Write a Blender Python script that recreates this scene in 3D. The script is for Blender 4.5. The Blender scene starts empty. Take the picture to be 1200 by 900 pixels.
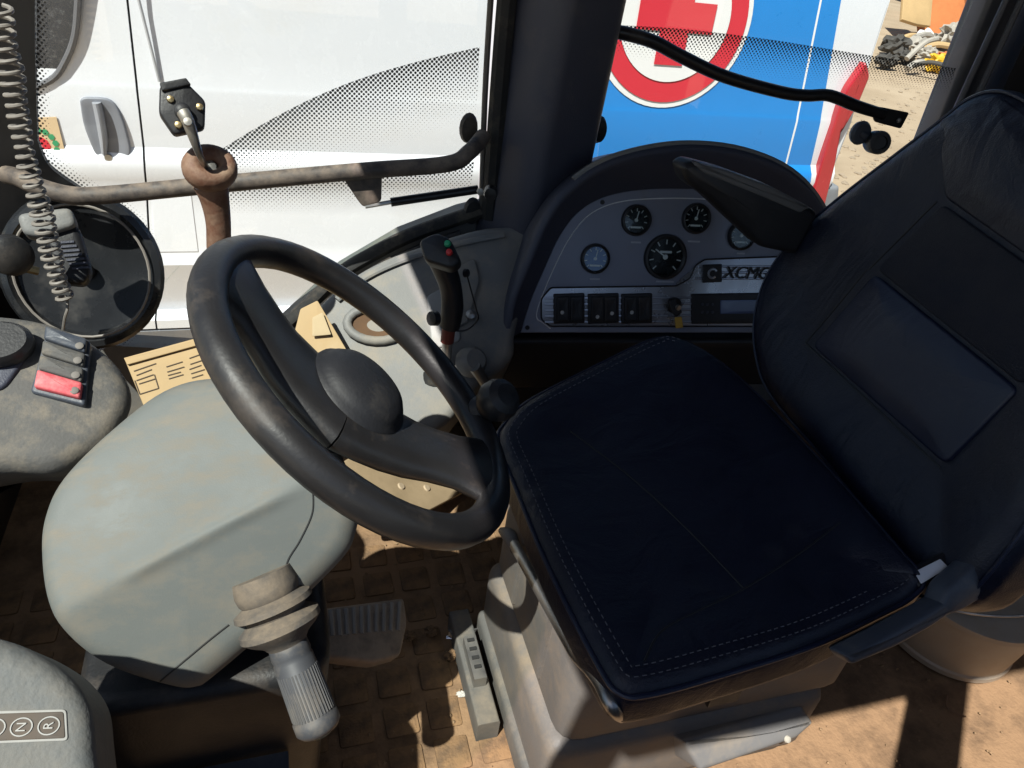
import bpy, bmesh, math, random
from mathutils import Vector, Matrix
random.seed(7)
R = math.radians
SC = bpy.context.scene
COL = SC.collection
V = Vector

# ------------------------------------------------------------------ camera
# world: X = cab rearwards, Y = across the cab to its far side, Z up, cab floor at z = 0
CAM = V((0.0, 0.0, 1.2)); FPX = 868.0
roll, pitch, yaw = R(8.2), R(34.5), R(20.5)
cF = V((math.sin(yaw)*math.cos(pitch), math.cos(yaw)*math.cos(pitch), -math.sin(pitch)))
r0 = V((math.cos(yaw), -math.sin(yaw), 0)); u0 = r0.cross(cF)
cR = r0*math.cos(roll) + u0*math.sin(roll)
cU = u0*math.cos(roll) - r0*math.sin(roll)
cam = bpy.data.cameras.new('camera'); camo = bpy.data.objects.new('camera', cam); COL.objects.link(camo)
m = Matrix((cR, cU, -cF)).transposed().to_4x4(); m.translation = CAM
camo.matrix_world = m
cam.sensor_width = 36; cam.lens = FPX/1200*36; cam.clip_start = 0.02; cam.clip_end = 2000
SC.camera = camo

# ------------------------------------------------------------------ light
SUN = V((-0.50, -0.44, 1.0)).normalized()
w = bpy.data.worlds.new('World'); SC.world = w; w.use_nodes = True
nt = w.node_tree; bgn = nt.nodes['Background']
sky = nt.nodes.new('ShaderNodeTexSky'); sky.sky_type = 'NISHITA'; sky.sun_disc = False
sky.sun_elevation = math.asin(SUN.z); sky.sun_rotation = math.atan2(SUN.x, SUN.y)
sky.air_density = 1.0; sky.dust_density = 1.0; sky.ozone_density = 1.0
nt.links.new(sky.outputs[0], bgn.inputs[0]); bgn.inputs[1].default_value = 0.055
sl = bpy.data.lights.new('sun', 'SUN'); sl.energy = 5.0; sl.angle = R(0.5); sl.color = (1.0, 0.955, 0.89)
slo = bpy.data.objects.new('sun', sl); COL.objects.link(slo)
slo.rotation_euler = SUN.to_track_quat('Z', 'Y').to_euler(); slo.location = (-3, -3, 6)
SC.view_settings.view_transform = 'Standard'; SC.view_settings.look = 'None'
SC.view_settings.exposure = 0.78; SC.view_settings.gamma = 1.0; SC.view_settings.use_curve_mapping = False
SC.cycles.max_bounces = 8; SC.cycles.transparent_max_bounces = 16
SC.cycles.use_denoising = True

# ------------------------------------------------------------------ survey helpers
def ray(x, y): return cF + cR*((x-600)/FPX) - cU*((y-450)/FPX)
def at(x, y, X=None, Y=None, Z=None, pl=None):
    d = ray(x, y)
    if X is not None: t = (X-CAM.x)/d.x
    elif Y is not None: t = (Y-CAM.y)/d.y
    elif Z is not None: t = (Z-CAM.z)/d.z
    else: t = (pl[0]-CAM).dot(pl[1])/d.dot(pl[1])
    return CAM + d*t
def plane(p, n): return (V(p), V(n).normalized())
def ats(pts, **k): return [at(x, y, **k) for x, y in pts]

# ------------------------------------------------------------------ materials
MATS = {}
def mat(name, col, rough=0.5, metal=0.0, var=0.15, vscale=12, bump=0.0, bscale=200, dust=0.0, dcol=(0.36,0.29,0.20), dscale=9, wrinkle=0.0, coat=0.0, emit=None, spec=0.5, streak=None):
    if name in MATS: return MATS[name]
    M = bpy.data.materials.new(name); M.use_nodes = True; t = M.node_tree; N = t.nodes; L = t.links
    b = N['Principled BSDF']; tc = N.new('ShaderNodeTexCoord')
    b.inputs['Metallic'].default_value = metal; b.inputs['Coat Weight'].default_value = coat
    b.inputs['Specular IOR Level'].default_value = spec
    nz = N.new('ShaderNodeTexNoise'); nz.inputs['Scale'].default_value = vscale; nz.inputs['Detail'].default_value = 6; nz.inputs['Roughness'].default_value = 0.65
    L.new(tc.outputs['Object'], nz.inputs['Vector'])
    mx = N.new('ShaderNodeMix'); mx.data_type = 'RGBA'
    mx.inputs[6].default_value = (*[c*(1-var) for c in col], 1); mx.inputs[7].default_value = (*[min(1, c*(1+var)) for c in col], 1)
    L.new(nz.outputs['Fac'], mx.inputs[0]); out = mx.outputs[2]
    rr = N.new('ShaderNodeMapRange'); rr.inputs[1].default_value = 0.3; rr.inputs[2].default_value = 0.7
    rr.inputs[3].default_value = max(0.03, rough-0.1); rr.inputs[4].default_value = min(1, rough+0.1)
    L.new(nz.outputs['Fac'], rr.inputs[0]); rout = rr.outputs[0]
    if dust > 0:
        d1 = N.new('ShaderNodeTexNoise'); d1.inputs['Scale'].default_value = dscale; d1.inputs['Detail'].default_value = 8; d1.inputs['Roughness'].default_value = 0.7
        mp = N.new('ShaderNodeMapping')
        if streak: mp.inputs['Scale'].default_value = streak
        L.new(tc.outputs['Object'], mp.inputs[0]); L.new(mp.outputs[0], d1.inputs['Vector'])
        g = N.new('ShaderNodeNewGeometry'); sx = N.new('ShaderNodeSeparateXYZ'); L.new(g.outputs['Normal'], sx.inputs[0])
        up = N.new('ShaderNodeMapRange'); up.inputs[1].default_value = -0.4; up.inputs[2].default_value = 0.9
        up.inputs[3].default_value = 0.45; up.inputs[4].default_value = 1.0; L.new(sx.outputs['Z'], up.inputs[0])
        cr = N.new('ShaderNodeMapRange'); cr.inputs[1].default_value = 0.62-0.45*dust; cr.inputs[2].default_value = 0.80-0.30*dust
        cr.inputs[3].default_value = 0; cr.inputs[4].default_value = min(1, 0.35+dust*0.7); L.new(d1.outputs['Fac'], cr.inputs[0])
        mu = N.new('ShaderNodeMath'); mu.operation = 'MULTIPLY'; L.new(up.outputs[0], mu.inputs[0]); L.new(cr.outputs[0], mu.inputs[1])
        m2 = N.new('ShaderNodeMix'); m2.data_type = 'RGBA'; m2.inputs[7].default_value = (*dcol, 1)
        L.new(mu.outputs[0], m2.inputs[0]); L.new(out, m2.inputs[6]); out = m2.outputs[2]
        m3 = N.new('ShaderNodeMix'); m3.data_type = 'FLOAT'; m3.inputs[3].default_value = 0.95
        L.new(mu.outputs[0], m3.inputs[0]); L.new(rout, m3.inputs[2]); rout = m3.outputs[0]
    L.new(out, b.inputs['Base Color']); L.new(rout, b.inputs['Roughness'])
    if bump > 0:
        bn = N.new('ShaderNodeTexNoise'); bn.inputs['Scale'].default_value = bscale; bn.inputs['Detail'].default_value = 3
        L.new(tc.outputs['Object'], bn.inputs['Vector'])
        bp = N.new('ShaderNodeBump'); bp.inputs['Strength'].default_value = bump; bp.inputs['Distance'].default_value = 0.002
        L.new(bn.outputs['Fac'], bp.inputs['Height']); L.new(bp.outputs[0], b.inputs['Normal'])
        if wrinkle:
            wz = N.new('ShaderNodeTexNoise'); wz.inputs['Scale'].default_value = 9; wz.inputs['Detail'].default_value = 4; wz.inputs['Distortion'].default_value = 1.5
            wm = N.new('ShaderNodeMapping'); wm.inputs['Scale'].default_value = (1, 1.8, 1); L.new(tc.outputs['Object'], wm.inputs[0]); L.new(wm.outputs[0], wz.inputs['Vector'])
            wb_ = N.new('ShaderNodeBump'); wb_.inputs['Strength'].default_value = wrinkle; wb_.inputs['Distance'].default_value = 0.01
            L.new(wz.outputs['Fac'], wb_.inputs['Height']); L.new(wb_.outputs[0], bp.inputs['Normal'])
    if emit:
        b.inputs['Emission Color'].default_value = (*emit[0], 1); b.inputs['Emission Strength'].default_value = emit[1]
    MATS[name] = M; return M

def glass_mat(name, tint=(0.93, 0.96, 0.95), gl=1.0):
    M = bpy.data.materials.new(name); M.use_nodes = True; t = M.node_tree; N = t.nodes; L = t.links
    N.remove(N['Principled BSDF']); o = N['Material Output']
    a = N.new('ShaderNodeBsdfTransparent'); a.inputs[0].default_value = (*tint, 1)
    g = N.new('ShaderNodeBsdfGlossy'); g.inputs['Roughness'].default_value = 0.02
    lw = N.new('ShaderNodeLayerWeight'); lw.inputs[0].default_value = 0.5
    pw = N.new('ShaderNodeMath'); pw.operation = 'POWER'; pw.inputs[1].default_value = 5; L.new(lw.outputs['Facing'], pw.inputs[0])
    ml = N.new('ShaderNodeMath'); ml.operation = 'MULTIPLY_ADD'; ml.inputs[1].default_value = 0.8*gl; ml.inputs[2].default_value = 0.035*gl; L.new(pw.outputs[0], ml.inputs[0])
    x = N.new('ShaderNodeMixShader'); L.new(ml.outputs[0], x.inputs[0]); L.new(a.outputs[0], x.inputs[1]); L.new(g.outputs[0], x.inputs[2])
    L.new(x.outputs[0], o.inputs['Surface']); return M

def frit_mat():
    # black enamel dots printed on glass; dot size follows the strip's own V coordinate
    M = bpy.data.materials.new('printed_dots'); M.use_nodes = True; t = M.node_tree; N = t.nodes; L = t.links
    b = N['Principled BSDF']; b.inputs['Base Color'].default_value = (0.03, 0.034, 0.036, 1); b.inputs['Roughness'].default_value = 0.35
    o = N['Material Output']; tr = N.new('ShaderNodeBsdfTransparent')
    tc = N.new('ShaderNodeTexCoord'); sp = N.new('ShaderNodeSeparateXYZ'); L.new(tc.outputs['Object'], sp.inputs[0])
    def mth(op, a, c=None):
        q = N.new('ShaderNodeMath'); q.operation = op
        for i, s in enumerate((a, c)):
            if s is None: continue
            if isinstance(s, (int, float)): q.inputs[i].default_value = s
            else: L.new(s, q.inputs[i])
        return q.outputs[0]
    P = 0.0088
    a = mth('DIVIDE', mth('ADD', sp.outputs['X'], sp.outputs['Z']), P); c = mth('DIVIDE', mth('SUBTRACT', sp.outputs['X'], sp.outputs['Z']), P)
    fa = mth('SUBTRACT', mth('FRACT', a), 0.5); fc = mth('SUBTRACT', mth('FRACT', c), 0.5)
    d = mth('SQRT', mth('ADD', mth('MULTIPLY', fa, fa), mth('MULTIPLY', fc, fc)))
    uv = N.new('ShaderNodeUVMap'); us = N.new('ShaderNodeSeparateXYZ'); L.new(uv.outputs[0], us.inputs[0])
    rad = mth('SUBTRACT', 0.45, mth('MULTIPLY', us.outputs['Y'], 0.42))
    k = N.new('ShaderNodeMapRange'); k.inputs[1].default_value = -0.05; k.inputs[2].default_value = 0.05
    L.new(mth('SUBTRACT', rad, d), k.inputs[0])
    x = N.new('ShaderNodeMixShader'); L.new(k.outputs[0], x.inputs[0]); L.new(tr.outputs[0], x.inputs[1]); L.new(b.outputs[0], x.inputs[2])
    L.new(x.outputs[0], o.inputs['Surface']); return M

GLASS = glass_mat('window_glass'); FRIT = frit_mat()
TAN = (0.42, 0.32, 0.20)
m_vinyl = mat('black_vinyl', (0.0065, 0.0088, 0.021), 0.44, var=0.3, wrinkle=0.42, bump=0.35, bscale=420, spec=0.45, dust=0.10, dcol=(.035,.032,.032), dscale=14)
m_vinyl2 = mat('black_smooth_vinyl', (0.010, 0.0145, 0.036), 0.40, var=0.2, wrinkle=0.2, bump=0.15, bscale=500, spec=0.5)
m_weave = mat('black_weave', (0.005, 0.007, 0.017), 0.7, var=0.4, bump=0.8, bscale=700)
m_thread = mat('grey_thread', (0.11, 0.11, 0.125), 0.8)
m_black = mat('black_plastic', (0.012, 0.012, 0.014), 0.5, bump=0.15, bscale=300, dust=0.12, dcol=(.05,.044,.038), dscale=22)
m_blackd = mat('dusty_black_plastic', (0.014, 0.014, 0.015), 0.5, bump=0.2, bscale=300, dust=0.25, dcol=(0.13,0.10,0.075))
m_bpaint = mat('black_paint', (0.010, 0.010, 0.012), 0.35, dust=0.12, dcol=(0.2,0.16,0.12))
m_rubber = mat('black_rubber', (0.012, 0.012, 0.012), 0.75, dust=0.25, dcol=(0.25,0.2,0.14))
m_wheel = mat('worn_wheel_rubber', (0.018, 0.017, 0.018), 0.40, var=0.3, bump=0.12, bscale=250, dust=0.20, dcol=(0.12,0.09,0.068), dscale=10)
m_trim = mat('dark_trim_plastic', (0.044, 0.048, 0.070), 0.55, var=0.12, bump=0.3, bscale=450, dust=0.12, dcol=(0.16,0.14,0.12))
m_grey = mat('dusty_grey_plastic', (0.130, 0.139, 0.133), 0.68, var=0.10, vscale=7, bump=0.09, bscale=600, dust=0.38, dcol=(0.225,0.185,0.135), dscale=16, streak=(1,2.2,1))
m_grey2 = mat('grey_console_plastic', (0.17, 0.17, 0.165), 0.6, var=0.1, bump=0.2, bscale=350, dust=0.35, dcol=(0.36,0.30,0.22))
m_dash = mat('dirty_dash_plastic', (0.085, 0.082, 0.078), 0.75, var=0.2, bump=0.3, bscale=260, dust=0.32, dcol=(0.31,0.255,0.185), dscale=18)
m_fascia = mat('silver_fascia', (0.20, 0.212, 0.265), 0.42, metal=0.15, var=0.08, dust=0.12, dcol=(.2,.18,.16), dscale=20)
m_silver = mat('silver_trim', (0.45, 0.46, 0.50), 0.30, metal=0.7, var=0.08)
m_white = mat('white_print', (0.7, 0.7, 0.72), 0.5, var=0.05)
m_steel = mat('dull_steel', (0.40, 0.39, 0.37), 0.4, metal=0.9, dust=0.3, dcol=(0.3,0.25,0.18))
m_brass = mat('brass_screw', (0.55, 0.42, 0.22), 0.35, metal=0.9, var=0.1)
m_rail = mat('dusty_painted_rail', (0.045, 0.038, 0.036), 0.55, var=0.25, bump=0.2, bscale=200, dust=0.55, dcol=(0.27,0.21,0.16), dscale=25)
m_rust = mat('rusty_brown_paint', (0.13, 0.055, 0.032), 0.6, var=0.35, vscale=35, bump=0.5, bscale=120, dust=0.45, dcol=(0.36,0.26,0.18), dscale=30)
m_base = mat('grey_beige_seat_base', (0.145, 0.135, 0.126), 0.6, var=0.15, bump=0.2, bscale=300, dust=0.42, dcol=(0.30,0.22,0.14), dscale=14)
m_baser = mat('grey_seat_bellows', (0.10, 0.098, 0.092), 0.75, var=0.2, bump=0.3, bscale=120, dust=0.3, dcol=(0.3,0.24,0.17))
m_floor = mat('sandy_floor', (0.055, 0.034, 0.021), 0.9, var=0.4, vscale=30, bump=0.9, bscale=160, dust=0.80, dcol=(0.30,0.185,0.10), dscale=10)
m_pad = mat('sandy_rubber_pad', (0.085, 0.058, 0.038), 0.9, var=0.4, vscale=40, bump=0.9, bscale=220, dust=0.72, dcol=(0.29,0.17,0.082), dscale=24)
m_card = mat('cardboard', (0.42, 0.30, 0.16), 0.85, var=0.1, vscale=20, bump=0.15, bscale=90, dust=0.2, dcol=(0.5,0.42,0.3))
m_cardp = mat('cardboard_print', (0.07, 0.05, 0.035), 0.85)
m_cord = mat('grey_coiled_cable', (0.20, 0.18, 0.16), 0.6, var=0.15)
m_red = mat('red_plastic', (0.55, 0.03, 0.03), 0.4)
m_redw = mat('dusty_red_switch', (0.55, 0.05, 0.07), 0.6, var=0.1, dust=0.6, dcol=(0.62,0.38,0.36), dscale=20)
m_green = mat('green_plastic', (0.02, 0.32, 0.14), 0.4)
m_yellow = mat('yellow_tag', (0.55, 0.33, 0.05), 0.5)
m_cream = mat('cream_bucket_plastic', (0.36, 0.31, 0.25), 0.5, var=0.15, dust=0.4, dcol=(0.36,0.26,0.16))
m_lcd = mat('lcd_glass', (0.10, 0.13, 0.24), 0.15, var=0.03)
m_gblue = mat('blue_gauge_face', (0.03, 0.10, 0.32), 0.35)
m_gface = mat('black_gauge_face', (0.008, 0.008, 0.010), 0.3)
m_foil = mat('foil_wrapper', (0.7, 0.7, 0.72), 0.22, metal=0.9)
m_sidec = mat('blue_grey_cover', (0.05, 0.058, 0.075), 0.5, dust=0.25, dcol=(0.2,0.18,0.15), bump=0.2)
m_vwhite = mat('white_van_paint', (0.70, 0.72, 0.765), 0.25, var=0.02, coat=0.5, dust=0.22, dcol=(0.56,0.54,0.50), dscale=3)
m_vblue = mat('blue_vinyl_wrap', (0.015, 0.22, 0.62), 0.35, var=0.05, coat=0.2)
m_vred = mat('red_vinyl', (0.62, 0.03, 0.05), 0.4, var=0.05)
m_vwv = mat('white_vinyl', (0.78, 0.78, 0.78), 0.4, var=0.03)
m_vgrey = mat('grey_van_plastic', (0.20, 0.21, 0.23), 0.6, var=0.12, bump=0.3, dust=0.2, dcol=(0.4,0.36,0.3))
m_vdark = mat('van_gap', (0.02, 0.02, 0.02), 0.8)
m_vglass = mat('van_dark_glass', (0.035, 0.04, 0.05), 0.08, var=0.2, dust=0.25, dcol=(0.25,0.25,0.26), dscale=60)
m_lamp = mat('red_tail_lamp', (0.42, 0.02, 0.03), 0.2, coat=0.6)
m_ground = mat('sandy_ground', (0.36, 0.27, 0.18), 0.95, var=0.25, vscale=1.2, bump=0.6, bscale=30, dust=0.4, dcol=(0.44,0.35,0.25), dscale=0.6)
m_orange = mat('faded_orange_sheet', (0.48, 0.16, 0.05), 0.7, var=0.2, vscale=6)
m_wood = mat('pale_plywood', (0.46, 0.31, 0.15), 0.8, var=0.15, vscale=5)
m_conc = mat('broken_concrete', (0.36, 0.33, 0.29), 0.9, var=0.3, vscale=8, bump=0.6, bscale=25)
m_yel2 = mat('yellow_plastic_scrap', (0.60, 0.36, 0.02), 0.5, var=0.15)
m_dkscrap = mat('dark_scrap', (0.06, 0.055, 0.05), 0.8, var=0.4)

# ------------------------------------------------------------------ object builders
def put(o, parent):
    COL.objects.link(o)
    if parent is not None: o.parent = parent
    return o
def wloc(o):
    l = V((0, 0, 0))
    while o is not None: l += o.location; o = o.parent
    return l
def tag(o, label=None, cat=None, group=None, kind=None):
    if label: o['label'] = label
    if cat: o['category'] = cat
    if group: o['group'] = group
    if kind: o['kind'] = kind
    return o
def thing(name, label, cat, loc=(0, 0, 0), group=None):
    o = bpy.data.objects.new(name, None); o.location = V(loc); o.empty_display_size = 0.05
    COL.objects.link(o); return tag(o, label, cat, group)
class MB:
    def __init__(s): s.v = []; s.f = []; s.uv = None
    def add(s, vs, fs):
        n = len(s.v); s.v += [V(p) for p in vs]; s.f += [tuple(i+n for i in f) for f in fs]; return s
    def build(s, name, m, parent=None, smooth=40, own=False):
        off = wloc(parent) if parent is not None else V((0, 0, 0))
        loc = V((0, 0, 0))
        if own or parent is None:
            c = sum(s.v, V((0, 0, 0)))/len(s.v)
            loc = c - off
            if parent is None: loc = V((c.x, c.y, min(p.z for p in s.v)))
        me = bpy.data.meshes.new(name)
        me.from_pydata([p-off-loc for p in s.v], [], s.f); me.update()
        b = bmesh.new(); b.from_mesh(me); bmesh.ops.recalc_face_normals(b, faces=b.faces); b.to_mesh(me); b.free()
        if smooth:
            me.polygons.foreach_set('use_smooth', [True]*len(me.polygons)); me.set_sharp_from_angle(angle=R(smooth))
        me.materials.append(m)
        o = bpy.data.objects.new(name, me); o.location = loc
        return put(o, parent)
def frame(n, hint=None):
    n = V(n).normalized(); h = V(hint) if hint is not None else (V((0, 0, 1)) if abs(n.z) < 0.9 else V((1, 0, 0)))
    a = h.cross(n).normalized(); return a, n.cross(a), n
def catmull(p, n=6, closed=False):
    out = []; L = len(p)
    for i in range(L if closed else L-1):
        g = lambda j: p[j % L] if closed else p[max(0, min(L-1, j))]
        a, b, c, d = g(i-1), g(i), g(i+1), g(i+2)
        for k in range(n):
            t = k/n
            out.append(0.5*((2*b)+(c-a)*t+(2*a-5*b+4*c-d)*t*t+(3*b-a-3*c+d)*t**3))
    if not closed: out.append(p[-1])
    return out
def tube(pts, r, seg=10, sm=6, closed=False, mb=None, flat=1.0, cap=True):
    mb = mb or MB(); pts = [V(p) for p in pts]; rr = r if isinstance(r, (list, tuple)) else [r]*len(pts)
    if sm > 1 and len(pts) > 2:
        rv = catmull([V((x, 0, 0)) for x in rr], sm, closed); P = catmull(pts, sm, closed); rr = [max(1e-4, x.x) for x in rv]
    else: P = pts
    n = len(P); vs = []; fs = []
    T = [(P[(i+1) % n if closed else min(n-1, i+1)]-P[(i-1) % n if closed else max(0, i-1)]).normalized() for i in range(n)]
    a, b, _ = frame(T[0])
    for i in range(n):
        a = (a - T[i]*a.dot(T[i])).normalized(); b = T[i].cross(a)
        for k in range(seg):
            th = 2*math.pi*k/seg; vs.append(P[i]+a*(math.cos(th)*rr[i])+b*(math.sin(th)*rr[i]*flat))
    for i in range(n if closed else n-1):
        j = (i+1) % n
        for k in range(seg): l = (k+1) % seg; fs.append((i*seg+k, i*seg+l, j*seg+l, j*seg+k))
    if not closed and cap: fs += [tuple(range(seg)), tuple((n-1)*seg+k for k in range(seg))]
    return mb.add(vs, fs)
def lathe(prof, o, ax, seg=28, mb=None, hint=None, sq=1.0):
    mb = mb or MB(); a, b, n = frame(ax, hint); o = V(o); vs = []; fs = []
    for r, h in prof:
        for k in range(seg):
            t = 2*math.pi*k/seg; vs.append(o+n*h+a*(r*math.cos(t))+b*(r*sq*math.sin(t)))
    for i in range(len(prof)-1):
        for k in range(seg): l = (k+1) % seg; fs.append((i*seg+k, i*seg+l, (i+1)*seg+l, (i+1)*seg+k))
    fs += [tuple(range(seg)), tuple((len(prof)-1)*seg+k for k in range(seg))]
    return mb.add(vs, fs)
def inset(P, n, d):
    # move a closed outline inwards by d within the plane of normal n
    L = len(P); c = sum(P, V((0, 0, 0)))/L; out = []
    area = sum((((P[i]-c).cross(P[(i+1) % L]-c)).dot(n)) for i in range(L)); sg = 1 if area > 0 else -1
    for i in range(L):
        t = (P[(i+1) % L]-P[i-1]); t = (t-n*t.dot(n)).normalized(); out.append(P[i]+n.cross(t)*(d*sg))
    return out
def slab(P, n, t, r=0.01, dome=0.0, sm=0, rs=4, rb=None, taper=0.0, cap=3, mb=None, relax=0):
    """rounded slab: outline P is its largest section at the top edge; top surface bulges by dome, body goes t along -n"""
    mb = mb or MB(); n = V(n).normalized(); P = [V(p) for p in P]
    if sm: P = catmull(P, sm, True)
    L = len(P); rings = []
    c = sum(P, V((0, 0, 0)))/L; rb = r if rb is None else rb
    top = inset(P, n, r)
    for k in range(cap):                      # from the centre outwards
        s = (k+0.6)/(cap+0.6-0.0) if cap else 1
        rings.append([c+(q-c)*s + n*(dome*(1-s*s)) for q in top])
    for k in range(rs+1):
        a = math.pi/2*(1-k/rs); rings.append([q - n*(r-r*math.sin(a)) for q in inset(P, n, r*(1-math.cos(a)))])
    low = inset(P, n, taper) if taper else P
    for k in range(rs+1):
        a = math.pi/2*k/rs; rings.append([q - n*(t-rb+rb*math.sin(a)) for q in inset(low, n, rb*(1-math.cos(a)))])
    if relax:                                 # one even sheet between the edges
        H = [(q-c).dot(n) for q in top]; B2 = [q-n*h for q, h in zip(top, H)]
        for i in range(cap):
            for k in range(L):
                q = rings[i][k]; q0 = q-n*((q-c).dot(n)); W = 0; hh = 0; dm = 1e9
                for bq, h in zip(B2, H):
                    d2 = (bq-q0).length; dm = min(dm, d2); w_ = 1/(d2+1e-5)**2.6; W += w_; hh += w_*h
                f_ = min(1, dm/relax); rings[i][k] = q0+n*(hh/W+dome*(f_*f_*(3-2*f_)))
    vs = [p for rg in rings for p in rg]; fs = [tuple(range(L))]
    for i in range(len(rings)-1):
        for k in range(L): l = (k+1) % L; fs.append((i*L+k, i*L+l, (i+1)*L+l, (i+1)*L+k))
    fs.append(tuple((len(rings)-1)*L+k for k in range(L)))
    return mb.add(vs, fs)
def plate(P, n, t):
    n = V(n).normalized(); L = len(P)
    return MB().add(list(P)+[p-n*t for p in P], [tuple(range(L)), tuple(range(L, 2*L))]+[(k, (k+1) % L, L+(k+1) % L, L+k) for k in range(L)])
def box(lo, hi, bev=0.0, mb=None):
    lo, hi = V(lo), V(hi)
    P = [V((lo.x, lo.y, hi.z)), V((hi.x, lo.y, hi.z)), V((hi.x, hi.y, hi.z)), V((lo.x, hi.y, hi.z))]
    if bev: return slab(rounded(P, bev), V((0, 0, 1)), hi.z-lo.z, r=bev*0.8, rs=3, cap=1, mb=mb)
    mb = mb or MB(); Q = [V((p.x, p.y, lo.z)) for p in P]
    return mb.add(P+Q, [(0, 1, 2, 3), (4, 5, 6, 7)]+[(i, (i+1) % 4, 4+(i+1) % 4, 4+i) for i in range(4)])
def rounded(P, r, k=4):
    out = []; L = len(P); P = [V(p) for p in P]
    for i in range(L):
        a, b, c = P[i-1], P[i], P[(i+1) % L]; d1 = a-b; d2 = c-b
        q = min(r, d1.length*0.45, d2.length*0.45); s = b+d1.normalized()*q; e = b+d2.normalized()*q
        for j in range(k+1):
            t = j/k; out.append(s*(1-t)**2+b*(2*t*(1-t))+e*t*t)
    return out
def obox(c, ax, ay, az, sx, sy, sz, mb=None):
    mb = mb or MB(); c = V(c); ax, ay, az = V(ax)*sx/2, V(ay)*sy/2, V(az)*sz/2
    vs = [c+ax*i+ay*j+az*k for k in (-1, 1) for i, j in ((-1, -1), (1, -1), (1, 1), (-1, 1))]
    return mb.add(vs, [(0, 1, 2, 3), (4, 5, 6, 7), (0, 1, 5, 4), (1, 2, 6, 5), (2, 3, 7, 6), (3, 0, 4, 7)])
def quad_slab(px, pl, t, r=0.004, lift=0.0, rc=0.006, dome=0.0, **k):
    n = pl[1]; P = [p+n*lift for p in rounded(ats(px, pl=pl), rc)]
    return slab(P, n, t, r=r, rs=3, cap=2, dome=dome, **k)
def text(s, o, ux, uy, size, depth, m, name, parent, shear=0.0):
    cu = bpy.data.curves.new('t', 'FONT'); cu.body = s; cu.size = size; cu.extrude = depth/2; cu.align_x = 'CENTER'; cu.align_y = 'CENTER'; cu.shear = shear
    to = bpy.data.objects.new('t', cu); COL.objects.link(to); bpy.context.view_layer.update()
    me0 = to.to_mesh(); ux, uy = V(ux).normalized(), V(uy).normalized(); n = ux.cross(uy)
    mb = MB().add([V(o)+ux*v.co.x+uy*v.co.y+n*(v.co.z+depth/2) for v in me0.vertices], [tuple(p.vertices) for p in me0.polygons])
    to.to_mesh_clear(); bpy.data.objects.remove(to); return mb.build(name, m, parent, smooth=0)
def strip(name, top, bot, parent, n=8):
    T = catmull(top, n); B = catmull(bot, n); L = len(T); rows = 5; vs = []; fs = []; uv = []
    for i in range(rows+1):
        s = i/rows
        for k in range(L): vs.append(T[k].lerp(B[k], s)); uv.append((k/(L-1), s))
    for i in range(rows):
        for k in range(L-1): fs.append((i*L+k, i*L+k+1, (i+1)*L+k+1, (i+1)*L+k))
    o = MB().add(vs, fs).build(name, FRIT, parent, smooth=0); me = o.data; ul = me.uv_layers.new(name='UVMap')
    for lp in me.loops: ul.data[lp.index].uv = uv[lp.vertex_index]
    return o

def on_obj(o, pts, lift=.0004):
    from mathutils.bvhtree import BVHTree
    off = wloc(o); t = BVHTree.FromPolygons([v.co+off for v in o.data.vertices], [tuple(p.vertices) for p in o.data.polygons]); out = []
    for x, y in pts:
        d = ray(x, y).normalized(); h, n, i, q = t.ray_cast(CAM, d)
        if h is not None: out.append(h+(n if n.dot(d) < 0 else -n)*lift)
    return out

def denser(px, k=8):
    return [(p.x, p.y) for p in catmull([V((x, y, 0)) for x, y in px], k)]

# ================================================================== SETTING: ground
GZ = -0.95
g = bmesh.new(); bmesh.ops.create_grid(g, x_segments=60, y_segments=60, size=300)
for v in g.verts:
    d = v.co.length; v.co.z = GZ + (random.uniform(-0.05, 0.05) if d > 15 else 0)
me = bpy.data.meshes.new('ground'); g.to_mesh(me); g.free(); me.materials.append(m_ground)
tag(put(bpy.data.objects.new('ground', me), None), kind='structure')

# ================================================================== SETTING: cab shell
FX0, FX1, Y0, Y1, ROOF = -0.56, 1.78, -0.19, 1.50, 1.65
tag(box((FX0, Y0, -0.06), (FX1, Y1, 0.0)).build('cab_floor', m_floor), kind='structure')
cab_floor = bpy.data.objects['cab_floor']
pad_mesh = None
for i in range(16):
    for j in range(14):
        px_, py_ = -0.52+i*0.074+random.uniform(-.0015, .0015), 0.10+j*0.074
        if pad_mesh is None:
            o = slab(rounded([V((-.028, -.028, .008)), V((.028, -.028, .008)), V((.028, .028, .008)), V((-.028, .028, .008))], .006, 2), V((0, 0, 1)), .008, r=.0022, rs=2, cap=1).build('mat_pad', m_pad)
            pad_mesh = o.data; o.parent = cab_floor
        else:
            o = bpy.data.objects.new('mat_pad', pad_mesh); put(o, cab_floor)
        o.location = V((px_, py_, random.uniform(-.0058, -.0035))) - cab_floor.location; o.rotation_euler.z = random.uniform(-.04, .04)
o = box((-0.32, Y0, ROOF), (FX1, Y1+0.08, ROOF+0.08), 0.02).build('cab_roof', m_black); tag(o, kind='structure')
o = box((FX0-0.04, 0.02, -0.05), (FX0, Y1, 0.52)).build('front_wall', m_blackd); tag(o, kind='structure')
o = box((FX1, 0.02, -0.05), (FX1+0.04, Y1, ROOF)).build('rear_wall', m_black); tag(o, kind='structure')
tag(box((-0.52, -0.15, -0.05), (FX1, -0.11, 0.68)).build('near_shade_wall', m_black), kind='structure')  # unseen low wall, added to deepen the shade inside the cab
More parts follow.
